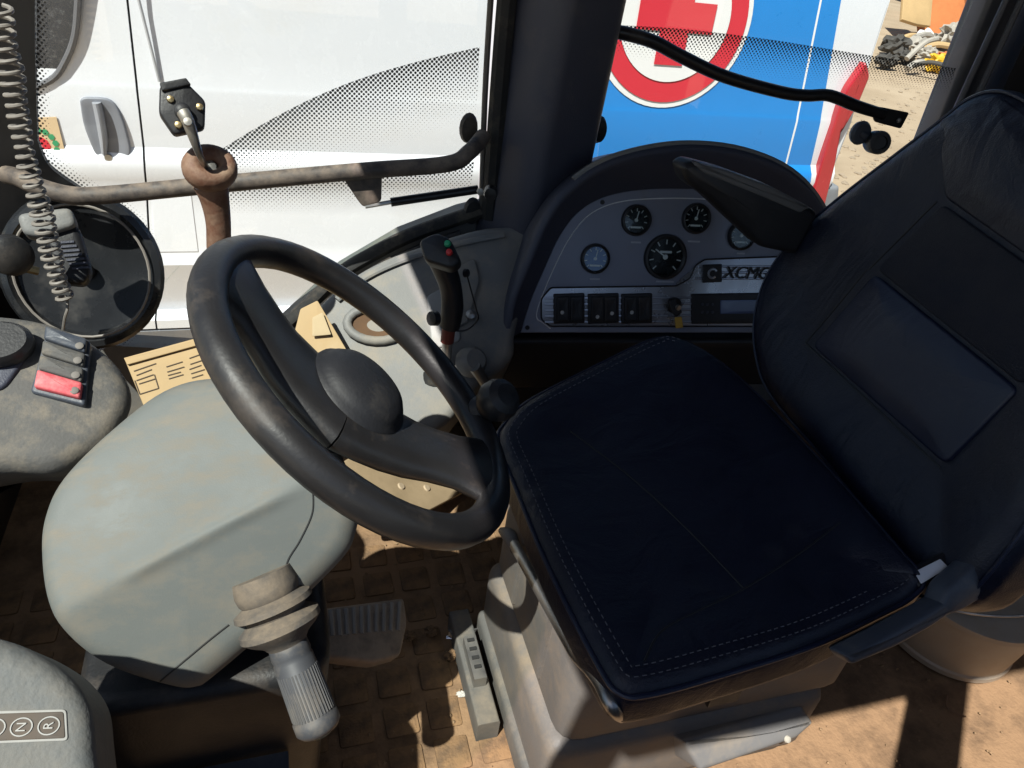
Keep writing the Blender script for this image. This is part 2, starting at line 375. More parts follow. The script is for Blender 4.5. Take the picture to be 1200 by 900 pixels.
# side wall below the windows, stepped to follow the glass edge
YW = 1.47
wp = ats([(-80, 470), (60, 440), (130, 405), (250, 412), (330, 382), (352, 362), (400, 318), (470, 277), (540, 250), (600, 235), (720, 205), (1000, 260), (1100, 300)], Y=YW)
wp = [V((FX0, YW, wp[0].z))]+wp+[V((FX1, YW, 0.52))]
mb = MB()
P = wp+[V((FX1, YW, -0.05)), V((FX0, YW, -0.05))]
mb.add(P+[p+V((0, 0.05, 0)) for p in P], [tuple(range(len(P))), tuple(range(len(P), 2*len(P)))]+[(i, (i+1) % len(P), len(P)+(i+1) % len(P), len(P)+i) for i in range(len(P))])
tag(mb.build('side_wall', m_grey2, smooth=0), kind='structure')

# pillars
def pillar(name, label, foot, shift, z0, z1, m, r=0.02):
    F = rounded([V((x, y, 0)) for x, y in foot], r, 5); vs = []; L = len(F); fs = []
    for k, z in enumerate((z0, (z0+z1)/2, z1)): vs += [V((p.x+shift[0]*(z-z0), p.y+shift[1]*(z-z0), z)) for p in F]
    for i in range(2):
        for k in range(L): l = (k+1) % L; fs.append((i*L+k, i*L+l, (i+1)*L+l, (i+1)*L+k))
    fs += [tuple(range(L)), tuple(2*L+k for k in range(L))]
    return MB().add(vs, fs).build(name, m)
b0 = at(585, 240, Y=1.43); 
pB = thing('cab_pillar', 'thick dark blue-grey padded cab pillar between the two side windows', 'pillar', (0.53, 1.43, 0.3))
F = rounded([V((x, y, 0)) for x, y in [(0.405, 1.47), (0.468, 1.372), (0.50, 1.352), (0.625, 1.395), (0.638, 1.47)]], 0.022, 5)
mb = MB(); L = len(F); vs = []; fs = []
zs = (0.3, 0.7, 1.2, ROOF)
for z in zs: vs += [V((p.x+0.035*(z-0.3)-0.01, p.y, z)) for p in F]
for i in range(len(zs)-1):
    for k in range(L): l = (k+1) % L; fs.append((i*L+k, i*L+l, (i+1)*L+l, (i+1)*L+k))
fs += [tuple(range(L)), tuple((len(zs)-1)*L+k for k in range(L))]
mb.add(vs, fs).build('trim_cover', m_trim, pB)
mb = MB(); fr = ats([(574, 255), (584, 120), (594, 0), (606, -120)], Y=1.44)
tube(fr, 0.019, 8, 4, mb=mb); mb.build('rubber_seal', m_rubber, pB)
mb = MB(); fr = ats([(564, 250), (568, 120), (575, 0), (584, -120)], Y=1.452); tube(fr, 0.006, 8, 4, mb=mb); mb.build('edge_strip', mat('seal_lip', (.10, .09, .08), .5), pB)
for x, y in ((549, 150), (553, 247)):
    c = at(x, y, Y=1.455); lathe([(0.002, -.008), (.016, -.008), (.019, 0), (.016, .012), (.004, .014)], c, (0, -1, 0), 16, sq=1.6).build('hinge_cap', m_rubber, pB)
c = at(702, 152, Y=1.475); lathe([(0.002, -.008), (.014, -.008), (.016, 0), (.013, .012), (.004, .014)], c, (0, -1, 0), 16, sq=1.8).build('hinge_cap', m_rubber, pB)

pA = thing('cab_pillar', 'slim black cab pillar at the left edge of the front side window', 'pillar', (-0.45, 1.45, 0))
aP = ats([(-60, -140), (40, -140), (41, 60), (44, 165), (58, 195), (95, 222), (140, 250), (168, 285), (172, 330), (150, 378), (118, 408), (60, 440), (-60, 450)], Y=1.468)
plate(catmull(aP[3:11], 5)+aP[11:]+aP[:3], (0, -1, 0), 0.012).build('cover', mat('gloss_black_frame', (.005, .005, .006), .4), pA)
strip('edge_dots', ats([(42, -100), (43, 0), (44, 165), (58, 198), (95, 224), (140, 252), (170, 287), (174, 332), (152, 380), (120, 410)], Y=1.478), ats([(62, -100), (62, 0), (60, 155), (72, 182), (112, 212), (158, 240), (184, 280), (184, 340), (165, 392), (135, 424)], Y=1.478), pA)
# rear pillar with its seals
pC = thing('cab_pillar', 'dark grey rear cab pillar behind the top of the seat backrest', 'pillar', (1.5, 1.5, 0))
cl = [at(1160, 0, Y=1.47), at(1088, 180, Y=1.47)]; 
def pext(a, b, z): return a+(b-a)*((z-a.z)/(b.z-a.z))
lo, hi = 0.3, ROOF
A, B = pext(*cl, lo), pext(*cl, hi); cl2 = [at(1196, 0, Y=1.47), at(1125, 170, Y=1.47)]; C, D = pext(*cl2, hi), pext(*cl2, lo)
slab(rounded([A, B, C, D], 0.004), (0, -1, 0), 0.07, r=0.012).build('cover', mat('pillar_paint', (.05, .056, .07), .45, dust=.2, dcol=(.2, .18, .15)), pC)
for k, (x0, x1, y1) in enumerate(((1188, 1110, 150), (1206, 1142, 120))):
    a, b = at(x0, -20, Y=1.44), at(x1, y1, Y=1.44); tube([pext(a, b, hi), pext(a, b, .5)], 0.007, 8, 1).build('rubber_seal', m_sidec, pC)
o = box((1.66, 1.44, 0.3), (FX1, 1.5, ROOF)).build('rear_side_panel', m_black); tag(o, kind='structure')
# slim pillars of the open doorway, front frame
for lb, x, y, wd, xt in (('slim black front pillar of the open doorway', -0.55, -0.12, 0.05, -.30), ('black rear pillar of the open doorway', 0.46, -0.08, 0.10, .46)):
    t = thing('cab_pillar', lb, 'pillar', (x, y, 0))
    P0 = rounded([V((x+i_*wd/2, y+j_*.03, -.05)) for i_, j_ in ((-1, -1), (1, -1), (1, 1), (-1, 1))], .01, 3); L = len(P0); P1 = [p+V((xt-x, 0, ROOF+.05)) for p in P0]
    MB().add(P0+P1, [tuple(range(L)), tuple(range(L, 2*L))]+[(k, (k+1) % L, L+(k+1) % L, L+k) for k in range(L)]).build('cover', m_black, t)

# ================================================================== windows
wf = thing('side_window', 'front side window with a swoosh of printed black dots, white van behind it', 'window', (0.0, 1.46, 0.3))
gp = ats([(41, -140), (43, 160), (60, 195), (140, 250), (172, 300), (150, 380), (122, 406), (250, 413), (330, 384), (400, 320), (470, 279), (558, 249), (585, -140)], Y=1.485)
slab(gp, (0, -1, 0), 0.005, r=0.0005, rs=1, cap=1).build('pane', GLASS, wf, smooth=0)
strip('dot_swoosh', ats([(247, 183), (300, 150), (360, 118), (420, 93), (490, 72), (562, 55)], Y=1.478), ats([(262, 204), (312, 205), (372, 196), (440, 178), (500, 158), (558, 135)], Y=1.478), wf)
strip('dot_band', ats([(262, 214), (360, 205), (460, 198), (556, 190)], Y=1.478), ats([(262, 250), (360, 247), (460, 236), (550, 226)], Y=1.478), wf)
mb = MB(); sp = ats([(300, 410), (350, 368), (398, 322), (440, 296), (480, 276), (530, 258), (566, 246)], Y=1.455)
tube(sp, 0.019, 10, 6, mb=mb, flat=0.8); mb.build('rubber_seal', m_rubber, wf)
sp = ats([(335, 402), (365, 372), (408, 336), (450, 310), (490, 292), (540, 274)], Y=1.43)
tube(sp, 0.011, 10, 6, flat=0.8).build('inner_lip', m_blackd, wf)
wr = thing('side_window', 'rear side window with a curved line of printed dots, blue van panel behind it', 'window', (1.0, 1.49, 0.4))
gp = ats([(735, -140), (700, 190), (720, 230), (1000, 280), (1062, 190), (1200, -140)], Y=1.49)
slab(gp, (0, -1, 0), 0.005, r=0.0005, rs=1, cap=1).build('pane', GLASS, wr, smooth=0)
strip('dot_band', ats([(716, 29), (800, 34), (900, 46), (1000, 62), (1120, 80)], Y=1.482), ats([(712, 66), (800, 76), (900, 92), (1000, 100), (1110, 112)], Y=1.482), wr)
lt = at(1015, 160, Y=1.47)
lk = thing('window_latch', 'round black window latch knob on the rear side window', 'latch', lt)
lathe([(.004, 0), (.026, 0), (.028, .008), (.023, .016), (.004, .017)], at(1006, 155, Y=1.485), (0, -1, 0.1), 20).build('base_disc', m_sidec, lk)
lathe([(.004, 0), (.023, .0), (.026, .01), (.027, .042), (.024, .048), (.016, .049), (.015, .044), (.004, .044)], at(1022, 166, Y=1.48), (-.35, -1, 0.25), 22).build('knob', m_black, lk)
# front glass of the cab (in the sun's path, beyond the left edge of the picture)
ww = thing('windscreen', 'front windscreen of the cab beyond the dashboard', 'window', (-0.57, 0.7, 0.55))
slab([V((-.58, .03, .53)), V((-.58, 1.44, .53)), V((-.33, 1.44, 1.64)), V((-.33, .03, 1.64))], (-.975, 0, .22), 0.005, r=.0005, rs=1, cap=1).build('pane', GLASS, ww, smooth=0)

# ================================================================== handrail, grab handle
hr = thing('handrail', 'dusty brown bent handrail crossing the front side window', 'handrail', at(300, 220, Y=1.36))
tube([at(8, 205, Y=1.43), at(22, 208, Y=1.40), at(48, 220, Y=1.37), at(85, 229, Y=1.36), at(130, 228, Y=1.36), at(245, 217, Y=1.36), at(350, 207, Y=1.36), at(440, 199, Y=1.36), at(525, 192, Y=1.36), at(550, 178, Y=1.37), at(566, 160, Y=1.42)], 0.0155, 14, 6).build('rail', m_rail, hr)
plr = plane(at(425, 220, Y=1.36), (0, -1, .1))
quad_slab([(400, 206), (448, 204), (447, 236), (426, 243), (420, 236)], plr, 0.008, r=.002).build('bracket', m_rail, hr)
st = thing('gas_strut', 'thin black gas strut under the handrail by the thick pillar', 'strut', at(505, 232, Y=1.36))
tube(ats([(458, 237), (560, 222)], Y=1.36), 0.0085, 10, 1).build('cylinder', m_bpaint, st)
tube(ats([(428, 242), (460, 236.5)], Y=1.36), 0.0045, 8, 1).build('rod', m_steel, st)
lathe([(.003, -.012), (.014, -.012), (.015, 0), (.012, .012), (.003, .013)], at(575, 226, Y=1.37), (-.3, -1, 0.1), 14).build('end_joint', m_bpaint, st)
lathe([(.002, 0), (.007, 0), (.007, .01), (.002, .011)], at(562, 224, Y=1.345), (0, -1, 0.1), 6).build('nut', m_steel, st)
tube([at(1006, 155, Y=1.478), at(1020, 164, Y=1.47)], .012, 12, 1).build('arm', m_sidec, lk)
gh = thing('grab_handle', 'black bent grab handle bolted across the rear side window', 'handle', at(890, 95, Y=1.42))
gpth = ats([(715, 36), (740, 41), (768, 50), (800, 67), (850, 90), (915, 108), (945, 112), (972, 112), (1003, 124), (1035, 134)], Y=1.43)
tube(gpth, [.013]*9+[.012], 12, 6).build('bar', m_bpaint, gh)
quad_slab([(1020, 124), (1036, 126), (1066, 132), (1056, 151), (1026, 143)], plane(at(1040, 138, Y=1.425), (0, -1, .15)), 0.006, r=.0015).build('end_plate', m_bpaint, gh)
lathe([(.002, 0), (.006, 0), (.005, .004), (.001, .005)], at(1053, 141, Y=1.42), (0, -1, .15), 6).build('bolt', m_steel, gh)

# ================================================================== mirror post, coiled cord, round dish (front corner)
po = thing('rusty_post', 'rusty brown post with a thick ring-shaped top, in front of the handrail', 'post', at(258, 330, Y=1.17))
rc = at(246, 197, Y=1.17); rn = V((0.25, -.62, .75)).normalized(); a, b, n_ = frame(rn)
mb = MB(); tube([rc+a*(.0255*math.cos(t*math.pi/8))+b*(.0215*math.sin(t*math.pi/8)) for t in range(16)], .0150, 12, 2, closed=True, mb=mb, flat=1.3); mb.build('ring', m_rust, po)
tube([at(247, 216, Y=1.175), at(252, 235, Y=1.175), at(256, 262, Y=1.175), at(257, 300, Y=1.175), at(262, 420, Y=1.175)], [.026, .0215, .019, .019, .019], 14, 5).build('shaft', m_rust, po)
lathe([(.002, -.012), (.009, -.012), (.009, .008), (.002, .009)], rc, rn, 6).build('bolt', m_steel, po)
mi = thing('mirror_back', 'black hexagonal mirror back with three brass screws on a thin stem', 'mirror', at(213, 125, Y=1.16))
plm = plane(at(213, 125, Y=1.16), (.12, -.86, .50))
hx = ats([(187, 100), (217, 94), (241, 118), (240, 150), (204, 158), (186, 132)], pl=plm)
slab(rounded(hx, .006), plm[1], .022, r=.004, dome=.003, cap=2).build('head', m_black, mi)
quad_slab([(187, 98), (218, 92), (224, 100), (190, 108)], plm, .01, r=.002, lift=.005, rc=.002).build('top_lip', m_black, mi)
for x, y in ((200, 117), (234, 126), (209, 147)):
    lathe([(.001, 0), (.0055, 0), (.0045, .004), (.001, .005)], at(x, y, pl=plm)+plm[1]*.002, plm[1], 8).build('screw', m_brass, mi)
lathe([(.001, .0), (.011, .0), (.011, .012), (.007, .016), (.001, .017)], at(214, 132, pl=plm), plm[1], 14).build('socket', m_black, mi)
tube([at(214, 131, Y=1.138), at(221, 144, Y=1.132), at(234, 182, Y=1.135), at(243, 197, Y=1.165)], [.009, .0085, .005, .004], 10, 4).build('stem', m_steel, mi)
lathe([(.001, 0), (.0065, 0), (.0055, .004), (.001, .005)], at(220, 143, Y=1.124), (0.1, -.9, .5), 10).build('pivot_screw', m_steel, mi)

rd = thing('round_dish', 'large round black dish with a raised rim behind the coiled cord', 'dish', at(100, 315, Y=1.36))
dn = V((0.05, -.93, .36)); dc = at(98, 318, Y=1.37)
lathe([(.004, -.012), (.06, -.012), (.105, -.004), (.112, .006), (.118, .012), (.128, .010), (.134, 0), (.13, -.02), (.004, -.03)], dc, dn, 48, sq=1.08).build('dish', mat('glossy_black', (.016, .017, .019), .28, dust=.22, dcol=(.11, .10, .09)), rd)
lathe([(.002, 0), (.018, 0), (.016, .008), (.002, .01)], dc, dn, 20).build('centre_boss', m_black, rd)
tube([dc+dn*.012+V((.11*math.cos(t), .0, .0))+frame(dn)[1]*(.119*math.sin(t)) for t in [i*math.pi/10-math.pi for i in range(20)]], .0025, 6, 2, closed=True).build('wire_ring', m_cord, rd)
rdo = thing('handset', 'small black radio handset with a grey top hanging by the handrail', 'radio', at(75, 290, Y=1.24))
plh = plane(at(75, 290, Y=1.24), (.15, -.8, .58))
quad_slab([(50, 270), (92, 262), (108, 318), (100, 334), (66, 330)], plh, .045, r=.01, rc=.014).build('body', m_black, rdo)
quad_slab([(20, 252), (84, 244), (92, 266), (48, 280), (28, 276)], plh, .05, r=.008, lift=.012, rc=.012).build('grey_cover', m_grey2, rdo)
mb = MB()
for k in range(7): obox(at(76+k*3.2, 284+k*5, pl=plh)+plh[1]*.001, frame(plh[1])[0], frame(plh[1])[1], plh[1], .026, .0035, .003, mb=mb)
mb.build('speaker_grille', m_trim, rdo)
kb = thing('clamp_knob', 'small round grey knob at the left edge below the handrail', 'knob', at(5, 295, Y=1.22))
lathe([(.002, 0), (.028, 0), (.032, .01), (.03, .03), (.022, .036), (.002, .037)], at(8, 297, Y=1.23), (.5, -.8, .2), 24).build('head', m_blackd, kb)
tube([at(10, 310, Y=1.25), at(45, 318, Y=1.26)], .007, 8, 1).build('pin', m_brass, kb)
# coiled cord
ax = catmull(ats([(0, 8), (3, 40), (14, 90), (24, 150), (34, 200), (46, 238), (56, 280), (66, 320), (77, 352)], Y=1.19), 30)
cu = [0]
for i in range(1, len(ax)): cu.append(cu[-1]+(ax[i]-ax[i-1]).length)
N_T = 30; pts = []; Ltot = cu[-1]; j = 0; NS = N_T*12
ca, cb, _ = frame((ax[-1]-ax[0]).normalized())
for i in range(NS+1):
    s = Ltot*i/NS
    while j < len(cu)-2 and cu[j+1] < s: j += 1
    p = ax[j].lerp(ax[j+1], (s-cu[j])/(cu[j+1]-cu[j])); th = 2*math.pi*N_T*i/NS
    rad = .0125*(1+.12*math.sin(i*.031)+.08*math.sin(i*.113))
    pts.append(p+ca*(rad*math.cos(th))+cb*(rad*math.sin(th)))
cdp = thing('coiled_cord', 'grey coiled cable hanging down along the slim black pillar', 'cable', ax[0])
tube(pts, .0030, 7, 1).build('coil', m_cord, cdp)
tube([pts[-1], at(79, 362, Y=1.19), at(76, 372, Y=1.19), at(73, 392, Y=1.2)], .0022, 6, 4).build('straight_end', m_cord, cdp)

# ================================================================== far-side console, cup holder, joystick
pcn = plane(at(470, 340, Y=1.30), (-.12, -.62, .78))
cn = thing('side_console', 'light grey moulded side console beside the far window', 'console', at(480, 400, Y=1.25)-V((0, 0, .2)))
cpx = [(352, 392), (372, 358), (408, 326), (450, 302), (500, 284), (560, 266), (600, 262), (640, 255), (632, 300), (606, 380), (600, 420), (560, 452), (510, 505), (440, 500), (385, 455)]
slab(ats(cpx, pl=pcn), pcn[1], .18, r=.02, sm=4, cap=4, dome=.004).build('body', m_grey2, cn)
# raised ridge along the window side
rg = [p+pcn[1]*.004 for p in ats([(395, 352), (430, 325), (480, 303), (540, 286), (590, 276)], pl=pcn)]
tube(rg, .008, 8, 5, flat=.6).build('ridge', m_grey2, cn)
# cup holder well: ring + dark sunken cup
cc = at(441, 382, pl=pcn)+pcn[1]*.004; a, b, _ = frame(pcn[1])
ring = [cc+a*(.055*math.cos(t*math.pi/10))+b*(.034*math.sin(t*math.pi/10)) for t in range(20)]
tube([p+pcn[1]*.006 for p in ring], .009, 10, 1, closed=True).build('cup_ring', m_grey2, cn)
slab([p+pcn[1]*.004 for p in ring], pcn[1], .01, r=.002, cap=6, dome=-.006).build('cup_well', mat('cup_well', (.11, .06, .03), .9, var=.5, vscale=40), cn)
quad_slab([(530, 318), (556, 304), (562, 330), (548, 380), (530, 388)], pcn, .02, r=.004, lift=.012, rc=.01).build('lock_plate', m_grey2, cn)
lathe([(.002, 0), (.011, 0), (.010, .008), (.004, .012), (.002, .012)], at(551, 372, pl=pcn)+pcn[1]*.012, pcn[1], 14).build('knob', m_steel, cn)
quad_slab([(500, 348), (534, 330), (540, 400), (506, 412)], pcn, .012, r=.004, lift=.008, rc=.008).build('lever_plate', mat('pale_grey_plastic', (.30, .30, .29), .55, dust=.2), cn)
# loose bits lying on the console
cb1 = thing('cardboard_box', 'flattened cardboard box printed with small drawings, left of the steering wheel', 'box', at(210, 450, Y=1.2))
pbx = plane(at(200, 430, Y=1.22), (-.05, -.75, .66))
quad_slab([(146, 422), (255, 392), (300, 385), (330, 470), (250, 500), (168, 476)], pbx, .06, r=.003, rc=.004).build('carton', m_card, cb1)
quad_slab([(146, 420), (256, 390), (258, 398), (150, 428)], pbx, .01, r=.001, lift=.006, rc=.001).build('flap', m_card, cb1)
mb = MB()
for (x0, y0, x1, y1) in ((157, 435, 183, 426), (160, 440, 178, 433), (160, 446, 180, 439), (163, 450, 182, 444), (195, 430, 214, 424), (222, 420, 236, 415), (223, 427, 238, 422), (222, 433, 236, 428), (158, 446, 164, 462), (164, 462, 186, 455), (186, 455, 181, 439), (196, 436, 216, 430), (197, 440, 212, 436), (198, 444, 215, 439), (224, 438, 240, 433), (225, 443, 238, 439), (186, 418, 240, 402)):
    A, B = at(x0, y0, pl=pbx), at(x1, y1, pl=pbx); d = (B-A).normalized()
    obox((A+B)/2+pbx[1]*.0008, d, pbx[1].cross(d), pbx[1], (B-A).length, .0017, .0012, mb=mb)
mb.build('printed_lines', m_cardp, cb1)
cb2 = thing('cardboard_sheet', 'pale torn cardboard sheet behind the steering wheel hub', 'sheet', at(385, 400, Y=1.2))
quad_slab([(352, 362), (372, 352), (412, 420), (400, 450), (345, 448), (340, 410)], plane(at(380, 400, Y=1.18), (-.1, -.75, .66)), .008, r=.001, rc=.003).build('sheet', m_card, cb2)
quad_slab([(366, 372), (378, 366), (388, 392), (366, 394)], plane(at(380, 400, Y=1.172), (-.1, -.75, .66)), .002, r=.0004, rc=.002).build('torn_patch', mat('pale_paper', (.46, .36, .22), .9), cb2)

# joystick
jy = thing('joystick', 'black curved joystick with green and red buttons on the side console', 'joystick', at(515, 445, Y=1.17))
jp = ats([(513, 292), (520, 312), (528, 336), (530, 360), (527, 382)], Y=1.15)
tube(jp, [.030, .026, .0235, .024, .022], 16, 6, flat=.85).build('grip', m_black, jy)
plj = plane(at(512, 285, Y=1.135), (-.35, -.55, .76))
slab(rounded(ats([(490, 281), (510, 271), (527, 278), (540, 304), (528, 314), (497, 304)], pl=plj), .01), plj[1], .03, r=.008, dome=.004).build('head', m_black, jy)
for x, y, mm, nm in ((525, 287, m_green, 'green_button'), (527, 297, m_red, 'red_button')):
    lathe([(.001, 0), (.006, 0), (.005, .005), (.001, .006)], at(x, y, pl=plj)+plj[1]*.003, plj[1], 12).build(nm, mm, jy)
lathe([(.001, 0), (.008, 0), (.007, .006), (.001, .007)], at(545, 320, Y=1.16), (.6, -.6, .3), 12).build('trigger', m_black, jy)
lathe([(.002, 0), (.014, 0), (.013, .012), (.002, .014)], at(511, 373, Y=1.14), (-.8, -.4, .2), 14).build('thumb_knob', m_black, jy)
tube(ats([(526, 384), (524, 400)], Y=1.152), .013, 12, 1).build('red_collar', mat('dull_red', (.16, .03, .02), .6), jy)
tube(ats([(525, 396), (522, 425), (515, 455)], Y=1.158), .010, 10, 3).build('shaft', m_steel, jy)
lathe([(.005, .07), (.022, .07), (.027, .055), (.022, .05), (.032, .038), (.027, .033), (.039, .018), (.034, .014), (.046, 0), (.005, 0)], at(505, 470, Y=1.16), (.05, 0, 1), 22).build('boot', m_rubber, jy)
tube(ats([(546, 318), (552, 340), (558, 362), (560, 374), (548, 386), (535, 388)], Y=1.17), .0016, 6, 5).build('lead', m_black, jy)
lv = thing('short_lever', 'short grey lever stub behind the black spinner knob', 'lever', at(562, 452, Y=1.12))
tube(ats([(556, 430), (570, 452), (580, 475)], Y=1.12), [.012, .010, .010], 12, 3).build('shaft', m_steel, lv)
lathe([(.004, 0), (.030, 0), (.028, .02), (.020, .03), (.004, .03)], at(550, 425, Y=1.15), (.2, -.6, .6), 20).build('collar', m_grey2, lv)

# ================================================================== instrument panel
e1 = V((.995, -.097, 0)).normalized(); e2 = V((.03, .34, .94)); e2 = (e2-e1*e2.dot(e1)).normalized(); pn = e1.cross(e2)
if pn.y > 0: pn = -pn
pin = (at(612, 390, Y=1.25), pn)
ip = thing('instrument_panel', 'silver-grey instrument panel under a dark arched hood beside the seat', 'instrument panel', at(760, 390, pl=pin)-V((0, 0, .3)))
fpx = [(610, 390), (622, 352), (640, 310), (655, 278), (676, 250), (705, 232), (745, 223), (800, 221), (860, 226), (905, 245), (935, 290), (950, 340), (955, 390)]
fo = ats(fpx, pl=pin)
fa = catmull(fo, 5)
slab(fa, pn, .02, r=.002, cap=3).build('fascia', m_fascia, ip)
# white outline printed just inside the edge
lo_ = [p+pn*.001 for p in catmull(ats([(645, 385), (636, 378), (629, 372), (632, 355), (650, 312), (668, 278), (690, 252), (720, 238), (760, 233), (820, 233), (870, 240), (905, 262)], pl=pin), 6)]
tube(lo_, .0013, 6, 1).build('outline', m_white, ip)
# hood: swept from the fascia edge towards the seat and back over the outside
opx = [(588, 396), (598, 350), (618, 300), (636, 258), (660, 224), (700, 194), (750, 177), (808, 170), (870, 177), (925, 200), (962, 240), (985, 300), (995, 390)]
od = catmull(ats(opx, pl=(pin[0]+pn*.05, pn)), 5)
idg = catmull(fo, 5); L = len(idg); rows = []
c0 = sum(idg, V((0, 0, 0)))/L
for k in range(L):
    a, b = idg[k], od[k]; o_ = (b-a); o_ = (o_-pn*o_.dot(pn)).normalized()
    prof = [a-pn*.002, a.lerp(b, .35)+pn*.012, a.lerp(b, .75)+pn*.010-o_*.002, b-o_*.012+pn*.006, b-o_*.004+pn*.007, b+o_*.002+pn*.001, b+o_*.004-pn*.012, b+o_*.0-pn*.10, b-o_*.002-pn*.22]
    rows.append(prof)
mb = MB(); W_ = len(rows[0]); mb.add([p for r_ in rows for p in r_], [(i*W_+k, i*W_+k+1, (i+1)*W_+k+1, (i+1)*W_+k) for i in range(L-1) for k in range(W_-1)])
mb.build('hood', m_trim, ip, smooth=60)
rim = [p+(p-c0).normalized()*.004-pn*.004 for p in od]
tube(rim[22:], .006, 8, 1).build('hood_rim', m_grey2, ip)
# lower ribbed silver strip
spx = [(634, 374), (634, 350), (645, 337), (792, 335), (808, 326), (814, 311), (825, 304), (905, 301), (950, 300), (955, 382), (645, 382)]
slab(rounded([p+pn*.003 for p in ats(spx, pl=pin)], .006), pn, .006, r=.0015, cap=2).build('trim_plate', m_silver, ip)
tube([p+pn*.003 for p in rounded(ats(spx, pl=pin), .006)], .0018, 6, 1, closed=True).build('plate_border', m_black, ip)
for y in (349, 356, 363, 370, 377):
    A, B = at(638, y, pl=pin), at(945, y-1, pl=pin); tube([A+pn*.003, B+pn*.003], .0028, 6, 1).build('rib', m_silver, ip)
for y in (312, 319, 326):
    A, B = at(818 if y < 320 else 813, y, pl=pin), at(945, y, pl=pin); tube([A+pn*.003, B+pn*.003], .0028, 6, 1).build('rib', m_silver, ip)
def gauge(x, y, r, face, big=False):
    c = at(x, y, pl=pin)+pn*.001
    gz = lathe([(r*.80, .001), (r*.80, .006), (r*.88, .010), (r*.97, .009), (r, .006), (r, -.004)], c, pn, 36).build('gauge', m_black, ip)
    lathe([(r*.01, .002), (r*.82, .002), (r*.82, .0), (r*.01, 0)], c, pn, 28).build('dial', face, gz)
    lathe([(r*.01, .0065), (r*.86, .0065), (r*.86, .0058), (r*.01, .0058)], c, pn, 28).build('glass', GLASS, gz)
    mb = MB(); n = 9
    for k in range(n):
        t = math.pi*(1.25-1.5*k/(n-1)); d = e1*math.cos(t)+e2*math.sin(t)
        obox(c+d*(r*.66)+pn*.0026, d, pn.cross(d), pn, r*.2, r*.05, .001, mb=mb)
    if big: obox(c+e2*(r*.22)+pn*.0026, e1, e2, pn, r*.55, r*.10, .001, mb=mb)
    else: obox(c-e2*(r*.45)+pn*.0026, e1, e2, pn, r*.7, r*.12, .001, mb=mb)
    mb.build('scale_marks', m_white, gz, smooth=0)
    d = (e1*-.75+e2*.5).normalized() if big else (e1*.2+e2*.9).normalized()
    mb = MB(); obox(c+d*(r*.25)+pn*.0034, d, pn.cross(d), pn, r*.7, r*.055, .0012, mb=mb); lathe([(r*.02, .002), (r*.12, .002), (r*.10, .005), (r*.02, .0055)], c, pn, 12, mb=mb)
    mb.build('needle', m_white, gz, smooth=0)
sc_ = (at(745, 258, pl=pin)-CAM).length/FPX
for x, y, r, f_, bg_ in ((745, 258, 17.5, m_gface, 0), (815, 256, 17.5, m_gface, 0), (779, 301, 26, m_gface, 1), (697, 303, 17, m_gblue, 0), (868, 276, 17, m_gface, 0)):
    gauge(x, y, r*sc_, f_, bg_)
for x, y, wpx in ((745, 284, 12), (813, 283, 15), (697, 327, 12), (779, 330, 22), (868, 297, 10)):
    mb = MB(); obox(at(x, y, pl=pin)+pn*.0006, e1, e2, pn, wpx*sc_, .0035, .0008, mb=mb); mb.build('caption', mat('grey_print', (.38, .39, .43), .5), ip, smooth=0)
for x, y in ((618, 384), (706, 237)):
    lathe([(.001, 0), (.005, 0), (.004, .003), (.001, .003)], at(x, y, pl=pin), pn, 10).build('screw', m_black, ip)
for x0, dots in ((648, ((657, 365),)), (688, ((698, 370), (715, 366))), (727, ((738, 365),))):
    sw = quad_slab([(x0, 344), (x0+36, 343), (x0+36, 378), (x0, 379)], pin, .01, r=.002, lift=.008, rc=.003).build('rocker_switch', m_black, ip)
    for q in range(2):
        xx = x0+3+q*16
        quad_slab([(xx, 347), (xx+14, 346.5), (xx+14, 375), (xx, 375.5)], pin, .008, r=.002, lift=.012, rc=.002, dome=-.002).build('rocker', m_blackd, sw)
    for (x, y) in dots: lathe([(.0005, 0), (.0042, 0), (.004, .0006), (.0005, .0007)], at(x, y, pl=pin)+pn*.0125, pn, 10).build('symbol', mat('symbol_print', (.5, .5, .48), .5), sw)
ig = lathe([(.003, 0), (.017, 0), (.017, .006), (.012, .010), (.003, .010)], at(788, 357, pl=pin)+pn*.004, pn, 20).build('ignition_switch', m_black, ip)
kpl = (pin[0]+pn*.03, pn)
rdx = quad_slab([(809, 344), (950, 342), (952, 378), (809, 379)], pin, .01, r=.002, lift=.008, rc=.003).build('radio', m_black, ip)
quad_slab([(842, 351), (930, 350), (930, 366), (842, 367)], pin, .004, r=.0005, lift=.0095, rc=.001).build('display', m_lcd, rdx)
for k in range(6):
    lathe([(.0005, 0), (.0035, 0), (.003, .002), (.0005, .002)], at(821+(k % 3)*6, 356+(k//3)*9, pl=pin)+pn*.008, pn, 8).build('button', m_trim, rdx)
quad_slab([(822, 310), (844, 309), (844, 330), (822, 331)], pin, .004, r=.0008, lift=.008, rc=.001).build('badge_block', m_black, ip)
bc = at(833, 320, pl=pin)+pn*.0085
tube([bc+e1*(.0095*math.cos(t*.35+.6))+e2*(.0095*math.sin(t*.35+.6)) for t in range(15)], .0026, 6, 2).build('badge_emblem', m_silver, ip)
text('XCMG', at(873, 320, pl=pin)+pn*.0062, e1, e2, .037, .002, m_black, 'badge_lettering', ip, shear=.25)
ky = thing('ignition_key', 'ignition key with a small yellow tag in the instrument panel', 'key', at(790, 360, pl=kpl))
tube([at(786, 355, pl=pin)+pn*.012, at(788, 358, pl=pin)+pn*.034], .006, 10, 1).build('shank', m_steel, ky)
quad_slab([(783, 352), (792, 350), (800, 366), (793, 372), (786, 364)], kpl, .006, r=.002, rc=.003).build('bow', m_black, ky)
